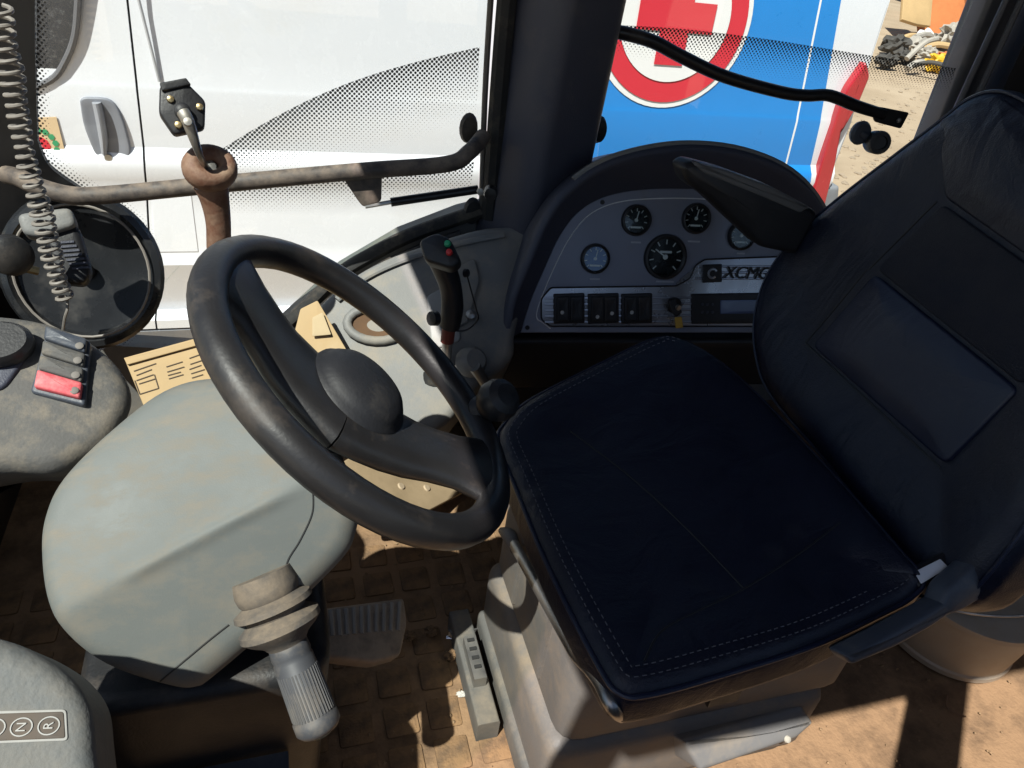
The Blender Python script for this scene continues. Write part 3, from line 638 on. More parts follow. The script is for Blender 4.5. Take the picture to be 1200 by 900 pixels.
quad_slab([(791, 372), (799, 371), (801, 384), (792, 385)], (kpl[0]-pn*.005, pn), .003, r=.001, rc=.002).build('tag', m_yellow, ky)
# dark housing under the fascia
hp = thing('panel_housing', 'dark plastic housing below the instrument panel behind the seat', 'housing', (.75, 1.25, 0))
A, B = at(588, 398, pl=pin), at(1010, 398, pl=pin)
mb = MB(); A2, B2 = A+V((0, .015, -.14)), B+V((0, .015, -.14)); bk = V((0, .18, 0))
slab([A-pn*.004, B-pn*.004, B2, A2], (-.09, -.99, .05), .16, r=.012).build('front_cover', m_black, hp)
box((.46, 1.27, 0), (1.1, 1.44, .27), .02).build('lower_cover', m_black, hp)

# ================================================================== operator seat
seat = thing('operator_seat', 'black vinyl operator seat with stitched cushion on a grey suspension base', 'seat', (.58, .66, 0))
cz = .5
co = [(583, 512, .5), (590, 490, .505), (620, 462, .52), (700, 421, .545), (765, 391, .57), (800, 392, .58), (850, 420, .575), (905, 470, .55), (1000, 570, .53), (1062, 640, .535), (1088, 672, .525), (1074, 694, .51), (1040, 713, .50), (960, 750, .495), (850, 785, .495), (765, 808, .495), (728, 806, .495), (700, 770, .495), (640, 652, .495), (602, 560, .495)]
CO = [at(x, y, Z=z) for x, y, z in co]
up = V((-.04, 0, 1)).normalized()
cush = slab(CO, up, .075, r=.024, sm=4, rs=6, dome=-.012, cap=9, rb=.02, relax=.10).build('cushion', m_vinyl, seat, smooth=60)
COs = catmull(CO, 8, True)
# piping welt round the edge, two rows of stitching
def stitches(P, on=1, off=1, r=.0007, mb=None):
    mb = mb or MB(); n = len(P)
    for i in range(0, n-1, on+off): tube(P[i:i+on+1], r, 5, 1, mb=mb)
    return mb
def resample(P, step):
    out = [P[0]]; acc = 0
    for a, b in zip(P, P[1:]):
        d = (b-a).length
        while acc+d >= step:
            t = (step-acc)/d; a = a.lerp(b, t); out.append(a); d = (b-a).length; acc = 0
        acc += d
    return out
edge = COs[-72:]+COs[:28]
tube([p+up*-.013 for p in inset(COs, up, .0015)], .0035, 8, 1, closed=True).build('piping', m_vinyl2, cush)
for dd, hh in ((.018, -.0005), (.030, .0008)):
    pp = inset(COs, up, dd); stitches(resample([p+up*(hh) for p in pp[86:]+pp[:42]], .005)).build('stitching', m_thread, cush, smooth=0)
#ctr = [at(x, y, Z=.4925) for x, y in ((668, 500), (800, 440), (985, 610), (930, 690), (790, 730), (720, 640))]
# backrest
bn = V((-.945, 0, .327)).normalized(); bpl = (V((.80, .7, .5)), bn)
bo = [(1062, 700), (1030, 640), (958, 545), (896, 470), (877, 425), (874, 372), (890, 318), (925, 270), (975, 225), (1035, 178), (1092, 134), (1128, 106), (1165, 95), (1205, 108), (1290, 165), (1350, 250), (1360, 360), (1300, 480), (1225, 590), (1150, 690), (1105, 712)]
BO = ats(bo, pl=bpl)
bkr = slab(BO, bn, .13, r=.04, sm=4, rs=7, dome=-.014, cap=8, rb=.04, relax=.10).build('backrest', m_vinyl, seat, smooth=60)
def bpanel(px, lift, m, nm, dome=.006):
    P = rounded([p+bn*(lift-.002) for p in ats(px, pl=bpl)], .012)
    return slab(P, bn, .03, r=.0045, dome=dome, cap=5, rs=4, relax=.05).build(nm, m, bkr, smooth=60)
bpanel([(1021, 319), (1190, 455), (1103, 543), (948, 404)], -.004, m_vinyl2, 'centre_panel')
bpanel([(1101, 237), (1268, 356), (1193, 450), (1024, 314)], -.003, m_weave, 'upper_panel')
bpanel([(1098, 140), (1165, 108), (1300, 200), (1335, 260), (1274, 350), (1105, 230)], .0, m_vinyl, 'headrest_panel', dome=.012)
pp = [p+bn*-.010 for p in inset(catmull(BO, 8, True), bn, .018)]
tube([p+bn*-.012 for p in inset(catmull(BO, 8, True), bn, .010)], .003, 6, 1, closed=True).build('piping', m_vinyl2, bkr)
sel = resample(pp, .005); stitches(sel).build('stitching', mat('dark_thread', (.10, .10, .11), .8), bkr, smooth=0)
for px in ([(944, 402), (1020, 472), (1102, 548)], [(1016, 316), (980, 360), (944, 402)], [(1098, 236), (1060, 274), (1018, 316)]):
    P = on_obj(bkr, denser(px), .0002)
    if len(P) > 2: tube(P, .0016, 6, 1).build('seam', m_black, bkr)
for px in ([(668, 505), (740, 560), (805, 620), (872, 690)], [(755, 775), (775, 740), (820, 715), (872, 690), (935, 650), (985, 612)]):
    P = on_obj(cush, denser(px), .0002)
    if len(P) > 2: tube(P, .0013, 6, 1).build('seam', m_black, cush)
# far armrest, raised a little
pa = plane((.75, 1.02, .8), (-.05, -1, .12))
slab(rounded(ats([(800, 196), (812, 189), (850, 199), (905, 219), (962, 250), (935, 300), (893, 291), (862, 262), (830, 232), (806, 215)], pl=pa), .012), pa[1], .055, r=.014, dome=.003, cap=3, rs=5).build('armrest', m_black, seat, smooth=60)
quad_slab([(812, 190), (850, 199), (905, 219), (950, 243), (938, 250), (880, 226), (824, 203)], (pa[0]+pa[1]*.002, pa[1]), .012, r=.004, rc=.004).build('armrest_top', mat('light_grey_vinyl', (.10, .10, .10), .6), seat)  # lighter grey strip along the top of the armrest
# grey suspension base
base = slab(rounded([V((.335, .50, .385)), V((.83, .50, .385)), V((.83, .86, .385)), V((.335, .86, .385))], .04), (0, 0, 1), .20, r=.012, rs=3, cap=1).build('base_cover', m_base, seat)
box((.322, .49, .03), (.80, .86, .185), .03).build('base_foot', m_base, base)
box((.312, .505, .0), (.78, .85, .06), .015).build('base_skirt', m_baser, base)
box((.40, .56, .0), (.76, .82, .05), .01).build('base_plate', m_blackd, base)
obox((.56, .475, .405), (1, 0, 0), (0, 1, 0), (0, 0, 1), .46, .012, .012).build('frame_rail', m_steel, seat)
obox((.58, .492, .30), (1, 0, 0), (0, 1, 0), (0, 0, 1), .05, .012, .13).build('dark_side_strip', m_blackd, base)  # dark upright strip on the near side of the base
mb = MB()
for k in range(4):
    z = .386+k*.012; i_ = .012*(k % 2)
    slab(rounded([V((.355+i_, .49+i_, z+.011)), V((.82-i_, .49+i_, z+.011)), V((.82-i_, .85-i_, z+.011)), V((.355+i_, .85-i_, z+.011))], .05), (0, 0, 1), .011, r=.004, rs=2, cap=1, mb=mb)
mb.build('bellows', m_baser, seat)
# pressed ridges on the front of the base
for y in (.60, .74): obox((.335, y, .285), (1, 0, 0), (0, 1, 0), (0, 0, 1), .008, .010, .15).build('ridge', m_base, base)
tube([at(600, 634, X=.318), at(612, 655, X=.318), at(640, 705, X=.318), at(668, 755, X=.318), at(676, 768, X=.318), at(700, 795, X=.318), at(716, 826, X=.318), at(728, 838, X=.34), at(735, 832, X=.37)], .0085, 10, 5).build('adjuster_bar', m_steel, seat)
tube([at(588, 622, X=.318), at(597, 628, X=.318), at(604, 644, X=.318)], [.006, .012, .009], 10, 4).build('bar_grip', m_base, seat)
# seat rail and catch on the floor in front
rl = slab([V((.262, .63, .05)), V((.300, .63, .05)), V((.300, .86, .05)), V((.262, .86, .05))], (0, 0, 1), .05, r=.004).build('floor_rail', m_baser, seat)
ct = obox((.281, .74, .062), (1, 0, 0), (0, 1, 0), (0, 0, 1), .022, .085, .024).build('rail_catch', m_steel, rl)
for k in range(4): obox((.281, .72+k*.018, .0755), (1, 0, 0), (0, 1, 0), (0, 0, 1), .012, .006, .003).build('slot', m_vdark, rl)
# lower near-side box and side rail
plb = plane((.7, .45, .13), (.1, -.75, .66))
quad_slab([(800, 868), (940, 826), (955, 848), (935, 866), (822, 905)], plb, .09, r=.008, rc=.006).build('side_box', mat('side_box_grey', (.16, .16, .16), .6, dust=.3), seat)
lathe([(.001, 0), (.006, 0), (.005, .003), (.001, .004)], at(922, 866, pl=plb)+plb[1]*.001, plb[1], 10).build('bolt', mat('bright_bolt', (.42, .40, .34), .4), seat)
# curved hinge cover and side lever near the backrest foot
psd = plane(at(1080, 720, Y=.40), (.15, -.86, .48))
slab(rounded(ats([(992, 770), (1040, 745), (1085, 720), (1118, 700), (1122, 716), (1090, 738), (1050, 760), (1000, 781)], pl=psd), .006), psd[1], .03, r=.007, rs=4).build('hinge_cover', m_sidec, seat)
slab(rounded(ats([(1104, 712), (1112, 690), (1145, 660), (1166, 649), (1180, 656), (1180, 676), (1160, 698), (1128, 718), (1108, 724)], pl=psd), .01), psd[1], .03, r=.008, rs=4, dome=.004, ).build('recliner_lever', m_sidec, seat)
quad_slab([(1064, 668), (1108, 646), (1116, 660), (1078, 690)], plane(at(1090, 668, Z=.52), (-.1, -.5, .86)), .02, r=.004, rc=.004).build('buckle', m_black, seat)
quad_slab([(1072, 670), (1102, 655), (1112, 665), (1080, 684)], plane(at(1090, 668, Z=.524), (-.1, -.5, .86)), .002, r=.0004, rc=.001).build('white_label', m_white, seat)
tube([at(1130, 655, Y=.47), at(1165, 632, Y=.47), at(1185, 618, Y=.46), at(1178, 640, Y=.45)], .006, 8, 4).build('recliner_rod', m_sidec, seat)

# ================================================================== steering wheel
WC = V((.088, .700, .701)); wn = V((.6308, -.0569, .7739)).normalized(); wa = V((0, 1, 0)); wa = (wa-wn*wa.dot(wn)).normalized(); wb = wn.cross(wa)
WR = .203
def onw(x, y): 
    p = at(x, y, pl=(WC, wn))-WC; return math.atan2(p.dot(wb), p.dot(wa)), p.length
swh = thing('steering_wheel', 'worn black steering wheel with two broad spokes and a round hub', 'steering wheel', WC)
tube([WC+wa*(WR*math.cos(2*math.pi*k/64))+wb*(WR*math.sin(2*math.pi*k/64)) for k in range(64)], .0192, 16, 1, closed=True).build('rim', m_wheel, swh, smooth=80)
def wp_(ang, r, h=0): return WC+wa*(r*math.cos(ang))+wb*(r*math.sin(ang))+wn*h
for (x, y) in ((262, 318), (572, 552)):
    th = onw(x, y)[0]; d = wa*math.cos(th)+wb*math.sin(th); s_ = wn.cross(d)
    rows = []; nd = at(352, 548, pl=(WC, wn))-WC; nd.normalize()
    for r_, wd, h, tk in ((.0, .058, -.034, .020), (.03, .058, -.034, .020), (.06, .056, -.033, .020), (.09, .052, -.030, .019), (.12, .048, -.022, .018), (.15, .049, -.013, .017), (.18, .060, -.004, .016), (.200, .074, .0, .012)):
        ring = []; q_ = WC+nd*(.040*max(0, 1-r_/.19)**1.3)
        for k in range(16):
            t = 2*math.pi*k/16; cx, sy = math.cos(t), math.sin(t)
            ring.append(q_+d*r_+s_*(wd*abs(cx)**.7*(1 if cx > 0 else -1))+wn*(h+tk*abs(sy)**.8*(1 if sy > 0 else -1)))
        rows.append(ring)
    mb = MB(); n16 = 16; mb.add([p for q in rows for p in q], [(i*n16+k, i*n16+(k+1) % n16, (i+1)*n16+(k+1) % n16, (i+1)*n16+k) for i in range(len(rows)-1) for k in range(n16)]+[tuple(range(16)), tuple((len(rows)-1)*16+k for k in range(16))])
    mb.build('spoke', m_wheel, swh, smooth=60)
hc = WC-wn*.022
lathe([(.055, -.03), (.064, -.02), (.066, 0), (.063, .010), (.0585, .012), (.056, .018), (.048, .026), (.034, .032), (.017, .035), (.001, .036)], hc, wn, 40).build('hub_cap', mat('hub_plastic', (.012, .012, .015), .62, bump=.2, dust=.15, dcol=(.10, .085, .07)), swh, smooth=60)
lathe([(.001, 0), (.030, 0), (.0295, .0012), (.001, .0016)], hc+wn*.0312, wn, 28).build('hub_emblem', m_black, swh)
# spinner knob clamped on the rim
th = onw(560, 490)[0]; kb_ = wp_(th, WR+.002, .012); kd = (wn*.8+(wa*math.cos(th)+wb*math.sin(th))*.5).normalized()
skn = thing('spinner_knob', 'black faceted spinner knob clamped to the steering wheel rim', 'knob', kb_)
kc = at(582, 470, pl=(kb_+wn*.035, wn))
kd = (kc-kb_).normalized()
lathe([(.004, -.004), (.019, -.004), (.021, .006), (.015, .014), (.004, .016)], kb_, kd, 14).build('clamp', m_black, skn)
lathe([(.004, -.026), (.016, -.024), (.024, -.014), (.029, -.002), (.029, .008), (.025, .018), (.016, .025), (.003, .028)], kc, kd, 14).build('knob', m_black, skn, smooth=25)

# ================================================================== steering column cover
scn = thing('steering_column', 'bulky dusty grey steering column cover with a selector stalk', 'steering column', (-.12, .62, 0))
pcv = plane((-.02, .62, .60), (-.10, -.60, .80))
cvp = [(246, 434), (320, 446), (372, 482), (404, 540), (418, 584), (414, 618), (396, 650), (320, 722), (230, 798), (205, 813), (176, 811), (112, 786), (72, 752), (48, 706), (40, 650), (44, 604), (66, 556), (120, 498), (184, 448)]
COV = ats(cvp, pl=pcv)
cov = slab(COV, pcv[1], .17, r=.023, sm=6, rs=8, dome=.006, cap=30, rb=.02, taper=.02).build('cover', m_grey, scn, smooth=70)
la, lb2 = at(100, 702, pl=pcv), at(400, 545, pl=pcv); ld = (lb2-la).normalized(); lq = pcv[1].cross(ld)
if lq.dot(at(250, 800, pl=pcv)-la) < 0: lq = -lq
for v in cov.data.vertices:
    d = (v.co+wloc(cov)-la).dot(lq); k_ = .5*(d+math.sqrt(d*d+.00002)); u_ = (v.co+wloc(cov)-la).dot(lq)
    v.co -= pcv[1]*(.50*k_); e_ = (v.co+wloc(cov)-la).dot(ld); v.co += pcv[1]*(.0035*math.exp(-(d/.007)**2)*max(0, min(1, (e_-.03)/.03))*max(0, min(1, (.25-e_)/.05)))
    d3 = -d; k3 = .5*((d3-.13)+math.sqrt((d3-.13)**2+.0004)); v.co -= pcv[1]*(.28*k3)
# parting line and crease of the cover
cs = sum(COV, V((0, 0, 0)))/len(COV)
# lower column to the floor, made fuller to cast shade on the floor
P0 = rounded([V((-.25, .54, .40)), V((.03, .54, .40)), V((.03, .80, .40)), V((-.25, .80, .40))], .05)
slab(P0, (0, 0, 1), .40, r=.02, taper=.03, cap=1).build('pedestal', m_blackd, scn)
obox((-.13, .535, .22), (1, 0, 0), (0, 1, 0), (0, 0, 1), .20, .03, .016).build('mount_flange', m_sidec, scn)
# shroud between the cover and the wheel hub
lathe([(.05, 0), (.056, .02), (.048, .10), (.042, .16), (.005, .16)], WC-wn*.23, wn, 28).build('shroud', m_blackd, scn)
# selector stalk with rubber boot and ribbed grip
s0 = on_obj(cov, [(314, 694)], -.006)[0]; s1 = at(376, 858, Y=s0.y-.105); sd = (s1-s0).normalized(); SLn = (s1-s0).length
lathe([(.034, -.02), (.036, -.004), (.034, .006), (.032, .009), (.043, .015), (.044, .021), (.034, .026), (.033, .029), (.045, .037), (.0455, .044), (.038, .051), (.027, .058), (.019, .068), (.016, .078), (.004, .080)], s0, sd, 36).build('boot', mat('dusty_boot_rubber', (.07, .064, .06), .8, dust=.55, dcol=(.26, .20, .14), dscale=22, bump=.3, bscale=150), scn, smooth=45)
gs = SLn*.40
lathe([(.004, gs-.014), (.017, gs-.012), (.0215, gs-.004), (.0225, gs+.008), (.0215, gs+.012), (.0225, gs+.014), (.0235, SLn-.022), (.0255, SLn-.020), (.0255, SLn-.008), (.021, SLn-.002), (.004, SLn)], s0, sd, 32).build('grip', mat('grip_grey', (.055, .057, .064), .5, dust=.35, dcol=(.22, .18, .14), dscale=25), scn, smooth=50)
a, b, _ = frame(sd)
for k in range(38):
    t = 2*math.pi*k/38; o_ = (a*math.cos(t)+b*math.sin(t)); tube([s0+sd*(gs+.026)+o_*.0222, s0+sd*(SLn-.024)+o_*.0236], .0012, 5, 1).build('grip_rib', mat('grip_rib_grey', (.07, .07, .074), .6, dust=.3, dcol=(.2, .17, .13)), scn)
lathe([(.001, 0), (.0125, 0), (.0115, .003), (.001, .004)], s0+sd*SLn, sd, 16).build('end_cap', mat('yellowed_cap', (.36, .30, .16), .6, dust=.4), scn)

for px in ([(366, 570), (366, 600), (352, 632), (338, 655), (332, 676)], [(182, 803), (215, 775), (245, 750), (268, 732)]):
    P = on_obj(cov, denser(px))
    if len(P) > 2: tube(P, .0009, 6, 1).build('parting_line', m_vdark, scn)

# ================================================================== dashboard corner with switches
pds = plane(at(60, 450, Y=.80), (.08, -.50, .86))
ds = thing('dashboard', 'dirt-covered grey dashboard corner with a block of rocker switches', 'dashboard', at(60, 500, Y=.80)-V((0, 0, .3)))
dpx = [(-160, 372), (-60, 362), (0, 364), (50, 372), (95, 390), (130, 416), (149, 446), (149, 474), (128, 508), (95, 532), (58, 548), (0, 548), (-80, 560), (-160, 560)]
dsh = slab(ats(dpx, pl=pds), pds[1], .16, r=.022, sm=4, rs=5, dome=.006, cap=4, taper=.03).build('body', m_dash, ds, smooth=60)
quad_slab([(-60, 382), (20, 384), (38, 392), (30, 428), (6, 462), (-60, 464)], pds, .03, r=.004, lift=.0105, rc=.012).build('recess_shade', m_trim, ds)  # raised dark plate, its colour stands for the shade in a hollow
lathe([(.002, 0), (.036, 0), (.036, .012), (.030, .018), (.002, .018)], at(2, 412, pl=pds)+pds[1]*.010, pds[1], 28, sq=.75).build('rotary_switch', m_black, ds)
quad_slab([(58, 388), (108, 404), (102, 480), (38, 464)], pds, .03, r=.003, lift=.012, rc=.005).build('switch_frame', m_sidec, ds)
rk = [((57, 390), (105, 405), (103, 421), (55, 405)), ((54, 407), (103, 422), (101, 437), (52, 422)), ((51, 424), (101, 439), (99, 455), (49, 440)), ((48, 441), (100, 456), (97, 474), (44, 461))]
for i, q in enumerate(rk):
    r_ = quad_slab(q, pds, .012, r=.003, lift=.019+(.001 if i == 3 else 0), rc=.003, dome=.003).build('rocker_switch', m_redw if i == 3 else (m_sidec if i == 0 else m_dash), ds)
    x, y = (q[0][0]*.25+q[1][0]*.75), (q[1][1]*.72+q[3][1]*.28)
    lathe([(.0005, 0), (.0045, 0), (.004, .0004), (.0005, .0005)], at(x, y, pl=(pds[0]+pds[1]*.021, pds[1])), pds[1], 12).build('symbol', mat('dusty_symbol', (.17, .155, .14), .8), r_)

# ================================================================== near-left console with gear letters
pbl = plane(at(50, 850, Y=.36), (.10, -.52, .85))
bl = thing('gear_console', 'grey speckled console with an N R letter plate, nearest the camera', 'console', at(30, 850, Y=.36)-V((0, 0, .4)))
slab(ats([(-200, 730), (-80, 730), (0, 748), (40, 764), (78, 790), (103, 825), (110, 870), (112, 960), (60, 1010), (-200, 1010)], pl=pbl), pbl[1], .13, r=.014, sm=4, rs=5, cap=4).build('body', mat('speckled_grey_plastic', (.10, .105, .105), .65, var=.3, vscale=120, bump=.35, bscale=220, dust=.35, dcol=(.25, .22, .18)), bl, smooth=60)
tube([V((-.30, .48, 0)), V((-.30, .44, .5))], .06, 14, 1).build('support', m_blackd, bl)
lp = (pbl[0], pbl[1])
quad_slab([(-120, 836), (78, 831), (80, 868), (-120, 876)], lp, .004, r=.0006, lift=.0012, rc=.003).build('plate_border', mat('worn_white', (.33, .32, .30), .7, var=.3, vscale=60), bl)
quad_slab([(-118, 840), (75, 834), (77, 865), (-118, 873)], lp, .004, r=.0006, lift=.0018, rc=.002).build('letter_plate', mat('worn_brown_plate', (.085, .065, .05), .7, var=.5, vscale=90), bl)
lx = (at(60, 851, pl=lp)-at(10, 853, pl=lp)).normalized(); ly = lp[1].cross(lx)
if ly.dot(at(30, 830, pl=lp)-at(30, 870, pl=lp)) < 0: ly = -ly
spx2 = (at(58, 851, pl=lp)-CAM).length/FPX
for ch, x, y in (('N', 26, 852), ('R', 58, 850.5), ('', -6, 853)):
    c = at(x, y, pl=lp)+lp[1]*.0022
    tube([c+lx*(8.5*spx2*math.cos(t*math.pi/12))+ly*(7.5*spx2*math.sin(t*math.pi/12)) for t in range(24)], .0006, 5, 1, closed=True).build('letter_ring', mat('worn_letter', (.38, .37, .35), .7), bl)
    if ch: text(ch, c, ly, -lx, 11*spx2, .0006, mat('worn_letter', (.38, .37, .35), .7), 'letter', bl)

# ================================================================== pedals
pd = thing('brake_pedal', 'dusty ribbed brake pedal on the floor under the steering wheel', 'pedal', at(415, 745, Z=.05))
ppl = plane(at(415, 735, Z=.19), (.45, -.25, .86))
quad_slab([(352, 716), (474, 700), (478, 730), (470, 768), (440, 776), (358, 766)], ppl, .03, r=.006, rc=.008).build('pad', mat('dusty_sun_tinted_rubber', (.20, .17, .14), .85, dust=.7, dcol=(.44, .35, .26), dscale=30), pd)  # dusty, with pad and ribs coloured paler in place of sunlight
for k in range(13):
    t = k/12; A = at(360+t*108, 719-t*13, pl=ppl); B = at(364+t*102, 748-t*9, pl=ppl)
    tube([A+ppl[1]*.001, B+ppl[1]*.001], .0038, 6, 1).build('rib', mat('pedal_rib', (.36, .33, .29), .8, dust=.3), pd)
tube([at(400, 745, Z=.16), V((.0, .84, .10)), V((-.14, .90, .20))], .015, 10, 4).build('arm', m_blackd, pd)
ap = thing('foot_plate', 'sand-coloured perforated foot plate seen through the steering wheel', 'plate', at(470, 570, Z=.0))
apl = plane(at(470, 570, Z=.12), (.55, -.15, .82))
quad_slab([(395, 545), (470, 500), (552, 498), (575, 560), (480, 610), (405, 598)], apl, .012, r=.003, rc=.012).build('plate', mat('sandy_plate', (.30, .22, .13), .85, var=.3, dust=.6, dcol=(.42, .31, .19)), ap)
for x, y in ((420, 560), (440, 582), (452, 548), (470, 570), (486, 548), (500, 572), (515, 545), (530, 566), (545, 545), (545, 520), (515, 520)):
    lathe([(.001, 0), (.009, 0), (.007, .003), (.001, .003)], at(x, y, pl=apl), apl[1], 12).build('stud', mat('sandy_stud', (.40, .31, .21), .85), ap)

# ================================================================== litter and things on the floor
def crumple(name, c, s, m, parent, seed):
    rnd = random.Random(seed); b = bmesh.new(); bmesh.ops.create_icosphere(b, subdivisions=3, radius=1)
    for v in b.verts:
        d = rnd.uniform(.55, 1.15); v.co = V((v.co.x*s[0]*d, v.co.y*s[1]*d, v.co.z*s[2]*d))+V(c)
    mb = MB().add([v.co.copy() for v in b.verts], [tuple(v.index for v in f.verts) for f in b.faces]); b.free()
    return mb.build(name, m, parent, smooth=0)
fo_ = thing('foil_wrapper', 'crumpled shiny foil wrapper on the floor by the seat base', 'wrapper', at(540, 744, Z=.006))
crumple('wrapper', at(541, 742, Z=.020), (.030, .020, .014), m_foil, fo_, 3)
sc1 = thing('paper_scrap', 'tiny white paper scrap on the sandy floor', 'scrap', at(541, 813, Z=.006))
crumple('scrap', at(541, 813, Z=.008), (.010, .006, .003), mat('off_white_paper', (.5, .48, .44), .8), sc1, 5)
for i, (x, y) in enumerate(((600, 745), (505, 742), (478, 748), (528, 770))):
    p = at(x, y, Z=.006); t = thing('soil_clod', ['small brown soil clod against the seat rail', 'brown soil clod beside the pedal, nearest the foil', 'brown soil clod touching the pedal edge', 'flat soil clod on the lit floor mat'][i], 'clod', p, 'soil clods on the cab floor')
    crumple('clod', p+V((0, 0, .006)), (.014, .012, .008), m_pad, t, 10+i)
gb = random.Random(9); gm = MB()
for k in range(900):
    x, y, s_ = gb.uniform(-.3, 1.6), gb.uniform(.25, 1.2), gb.uniform(.0012, .0045)
    vs = [V((x+s_*gb.uniform(.5, 1.3)*i, y+s_*gb.uniform(.5, 1.3)*j, .003+s_*.6+s_*gb.uniform(.5, 1)*q)) for i, j, q in ((1, 0, 0), (-1, 0, 0), (0, 1, 0), (0, -1, 0), (0, 0, 1), (0, 0, -1))]
    gm.add(vs, [(0, 2, 4), (2, 1, 4), (1, 3, 4), (3, 0, 4), (2, 0, 5), (1, 2, 5), (3, 1, 5), (0, 3, 5)])
tag(gm.build('floor_grit', mat('floor_grit', (.26, .17, .095), .95, var=.5, vscale=60), smooth=0), 'loose brown grit scattered over the cab floor', 'grit', kind='stuff')
bu = thing('drum', 'low round cream plastic drum standing on the floor behind the seat', 'drum', at(1130, 800, Z=0)+V((.05, .12, 0)))
bc_ = V((bu.location.x, bu.location.y, .004))
lathe([(.02, 0), (.128, 0), (.134, .004), (.134, .014), (.130, .018), (.138, .10), (.140, .135), (.147, .137), (.147, .148), (.138, .152), (.02, .156)], bc_, (0, 0, 1), 48).build('shell', m_cream, bu)
tube([bc_+V((.155*math.cos(t*math.pi/12), .155*math.sin(t*math.pi/12)*.9-.02*math.sin(t*math.pi/12), .135-.06*math.sin(t*math.pi/12))) for t in range(12, 25)], .0025, 6, 2).build('bail', m_steel, bu)
hd = thing('wire_hook', 'thin bent wire lying on the floor beside the cream drum', 'wire', at(1112, 830, Z=.004))
tube([at(x, y, Z=.010) for x, y in ((1110, 815), (1109, 828), (1120, 836), (1132, 840))], .0016, 6, 4).build('wire', mat('brown_wire', (.2, .12, .07), .6), hd)

# ================================================================== white van outside
VY = 3.2
van = thing('van', 'white panel van with blue side wrap and a red cross emblem', 'van', (1.0, 4.1, GZ))
def vy(z):   # outward side profile of the van (smaller = nearer the cab)
    K = [(-.95, 3.27), (-.74, 3.23), (-.70, 3.195), (-.655, 3.19), (-.63, 3.245), (-.42, 3.185), (-.37, 3.17), (-.33, 3.18), (-.05, 3.20), (.05, 3.175), (.09, 3.18), (.13, 3.205), (.35, 3.20), (.38, 3.205), (.9, 3.24), (1.6, 3.36)]
    for (a, ya), (b, yb) in zip(K, K[1:]):
        if a <= z <= b: return ya+(yb-ya)*(z-a)/(b-a)
    return K[0][1] if z < K[0][0] else K[-1][1]
ZL = [-.70, -.655, -.63, -.60, -.52, -.46, -.42, -.39, -.37, -.35, -.33, -.28, -.15, -.05, 0, .05, .07, .09, .11, .13, .2, .35, .365, .38, .5, .7, .9, 1.1, 1.35, 1.55]
def vpanel(name, xl, xr, z0, z1, m, off=0.0, th=.012, parent=van, nx=2):
    zz = [z0]+[z for z in ZL if z0+.008 < z < z1-.008]+[z1]; mb = MB(); vs = []; fs = []; n = nx+1
    for layer in (0, 1):
        for z in zz:
            for i in range(n): s = i/nx; vs.append(V((xl(z)*(1-s)+xr(z)*s, vy(z)-off+layer*th, z)))
    M_ = len(zz)*n
    for i in range(len(zz)-1):
        for k in range(nx): a = i*n+k; q = (a, a+1, a+n+1, a+n); fs += [q, tuple(M_+j for j in q)]
    bd = [k for k in range(n)]+[i*n+n-1 for i in range(1, len(zz))]+[(len(zz)-1)*n+k for k in range(n-2, -1, -1)]+[i*n for i in range(len(zz)-2, 0, -1)]
    fs += [(a, b, M_+b, M_+a) for a, b in zip(bd, bd[1:]+bd[:1])]
    return mb.add(vs, fs).build(name, m, parent, smooth=30)
gx = [at(x, y, Y=VY) for x, y in ((148, 0), (160, 100), (170, 190), (175, 277), (183, 380))]
def gapx(z):
    for a, b in zip(gx, gx[1:]):
        if z >= b.z: return a.x+(b.x-a.x)*(z-a.z)/(b.z-a.z)
    return gx[-1].x
REAR = 2.82
# inner hull
mb = MB(); prof = [(vy(z)+.014, z) for z in [-.72]+ZL]+[(3.6, 1.62), (5.0, 1.62), (5.2, 1.3), (5.25, -.72)]
L = len(prof); mb.add([V((-2.6, y, z)) for y, z in prof]+[V((REAR-.01, y, z)) for y, z in prof], [tuple(range(L)), tuple(range(L, 2*L))]+[(i, (i+1) % L, L+(i+1) % L, L+i) for i in range(L)])
mb.build('hull', m_vdark, van, smooth=0)
fdoor = vpanel('front_door', lambda z: -1.75, lambda z: gapx(z)-.004, -.70, 1.3, m_vwhite)
side = vpanel('cargo_side', lambda z: gapx(z)+.004, lambda z: REAR-.012, -.70, 1.55, m_vwhite, nx=3)
vpanel('front_wing', lambda z: -2.6, lambda z: -1.758, -.70, .25, m_vwhite)
sill = vpanel('sill_trim', lambda z: -1.6, lambda z: REAR, -.93, -.712, m_vgrey, off=.012, th=.03)
mb = MB(); mb.add([V((REAR-.012, y, z)) for y, z in prof]+[V((REAR+.006, y, z)) for y, z in prof], [tuple(range(L)), tuple(range(L, 2*L))]+[(i, (i+1) % L, L+(i+1) % L, L+i) for i in range(L)])
mb.build('rear_doors', m_vwhite, van, smooth=0)
# blue wrap, its white border lines
bt, bb = at(992, 0, Y=VY), at(950, 195, Y=VY)
def wrx(z): return bt.x+(bb.x-bt.x)*(z-bt.z)/(bb.z-bt.z)
vpanel('blue_wrap', lambda z: .92, lambda z: min(REAR-.02, wrx(z)), -.68, 1.5, m_vblue, off=.002, th=.004, nx=3)
lt_, lb_ = at(968, 0, Y=VY), at(922, 190, Y=VY)
def lnx(z): return lt_.x+(lb_.x-lt_.x)*(z-lt_.z)/(lb_.z-lt_.z)
vpanel('white_line', lambda z: lnx(z)-.005, lambda z: lnx(z)+.005, -.6, 1.5, m_vwv, off=.003, th=.003)
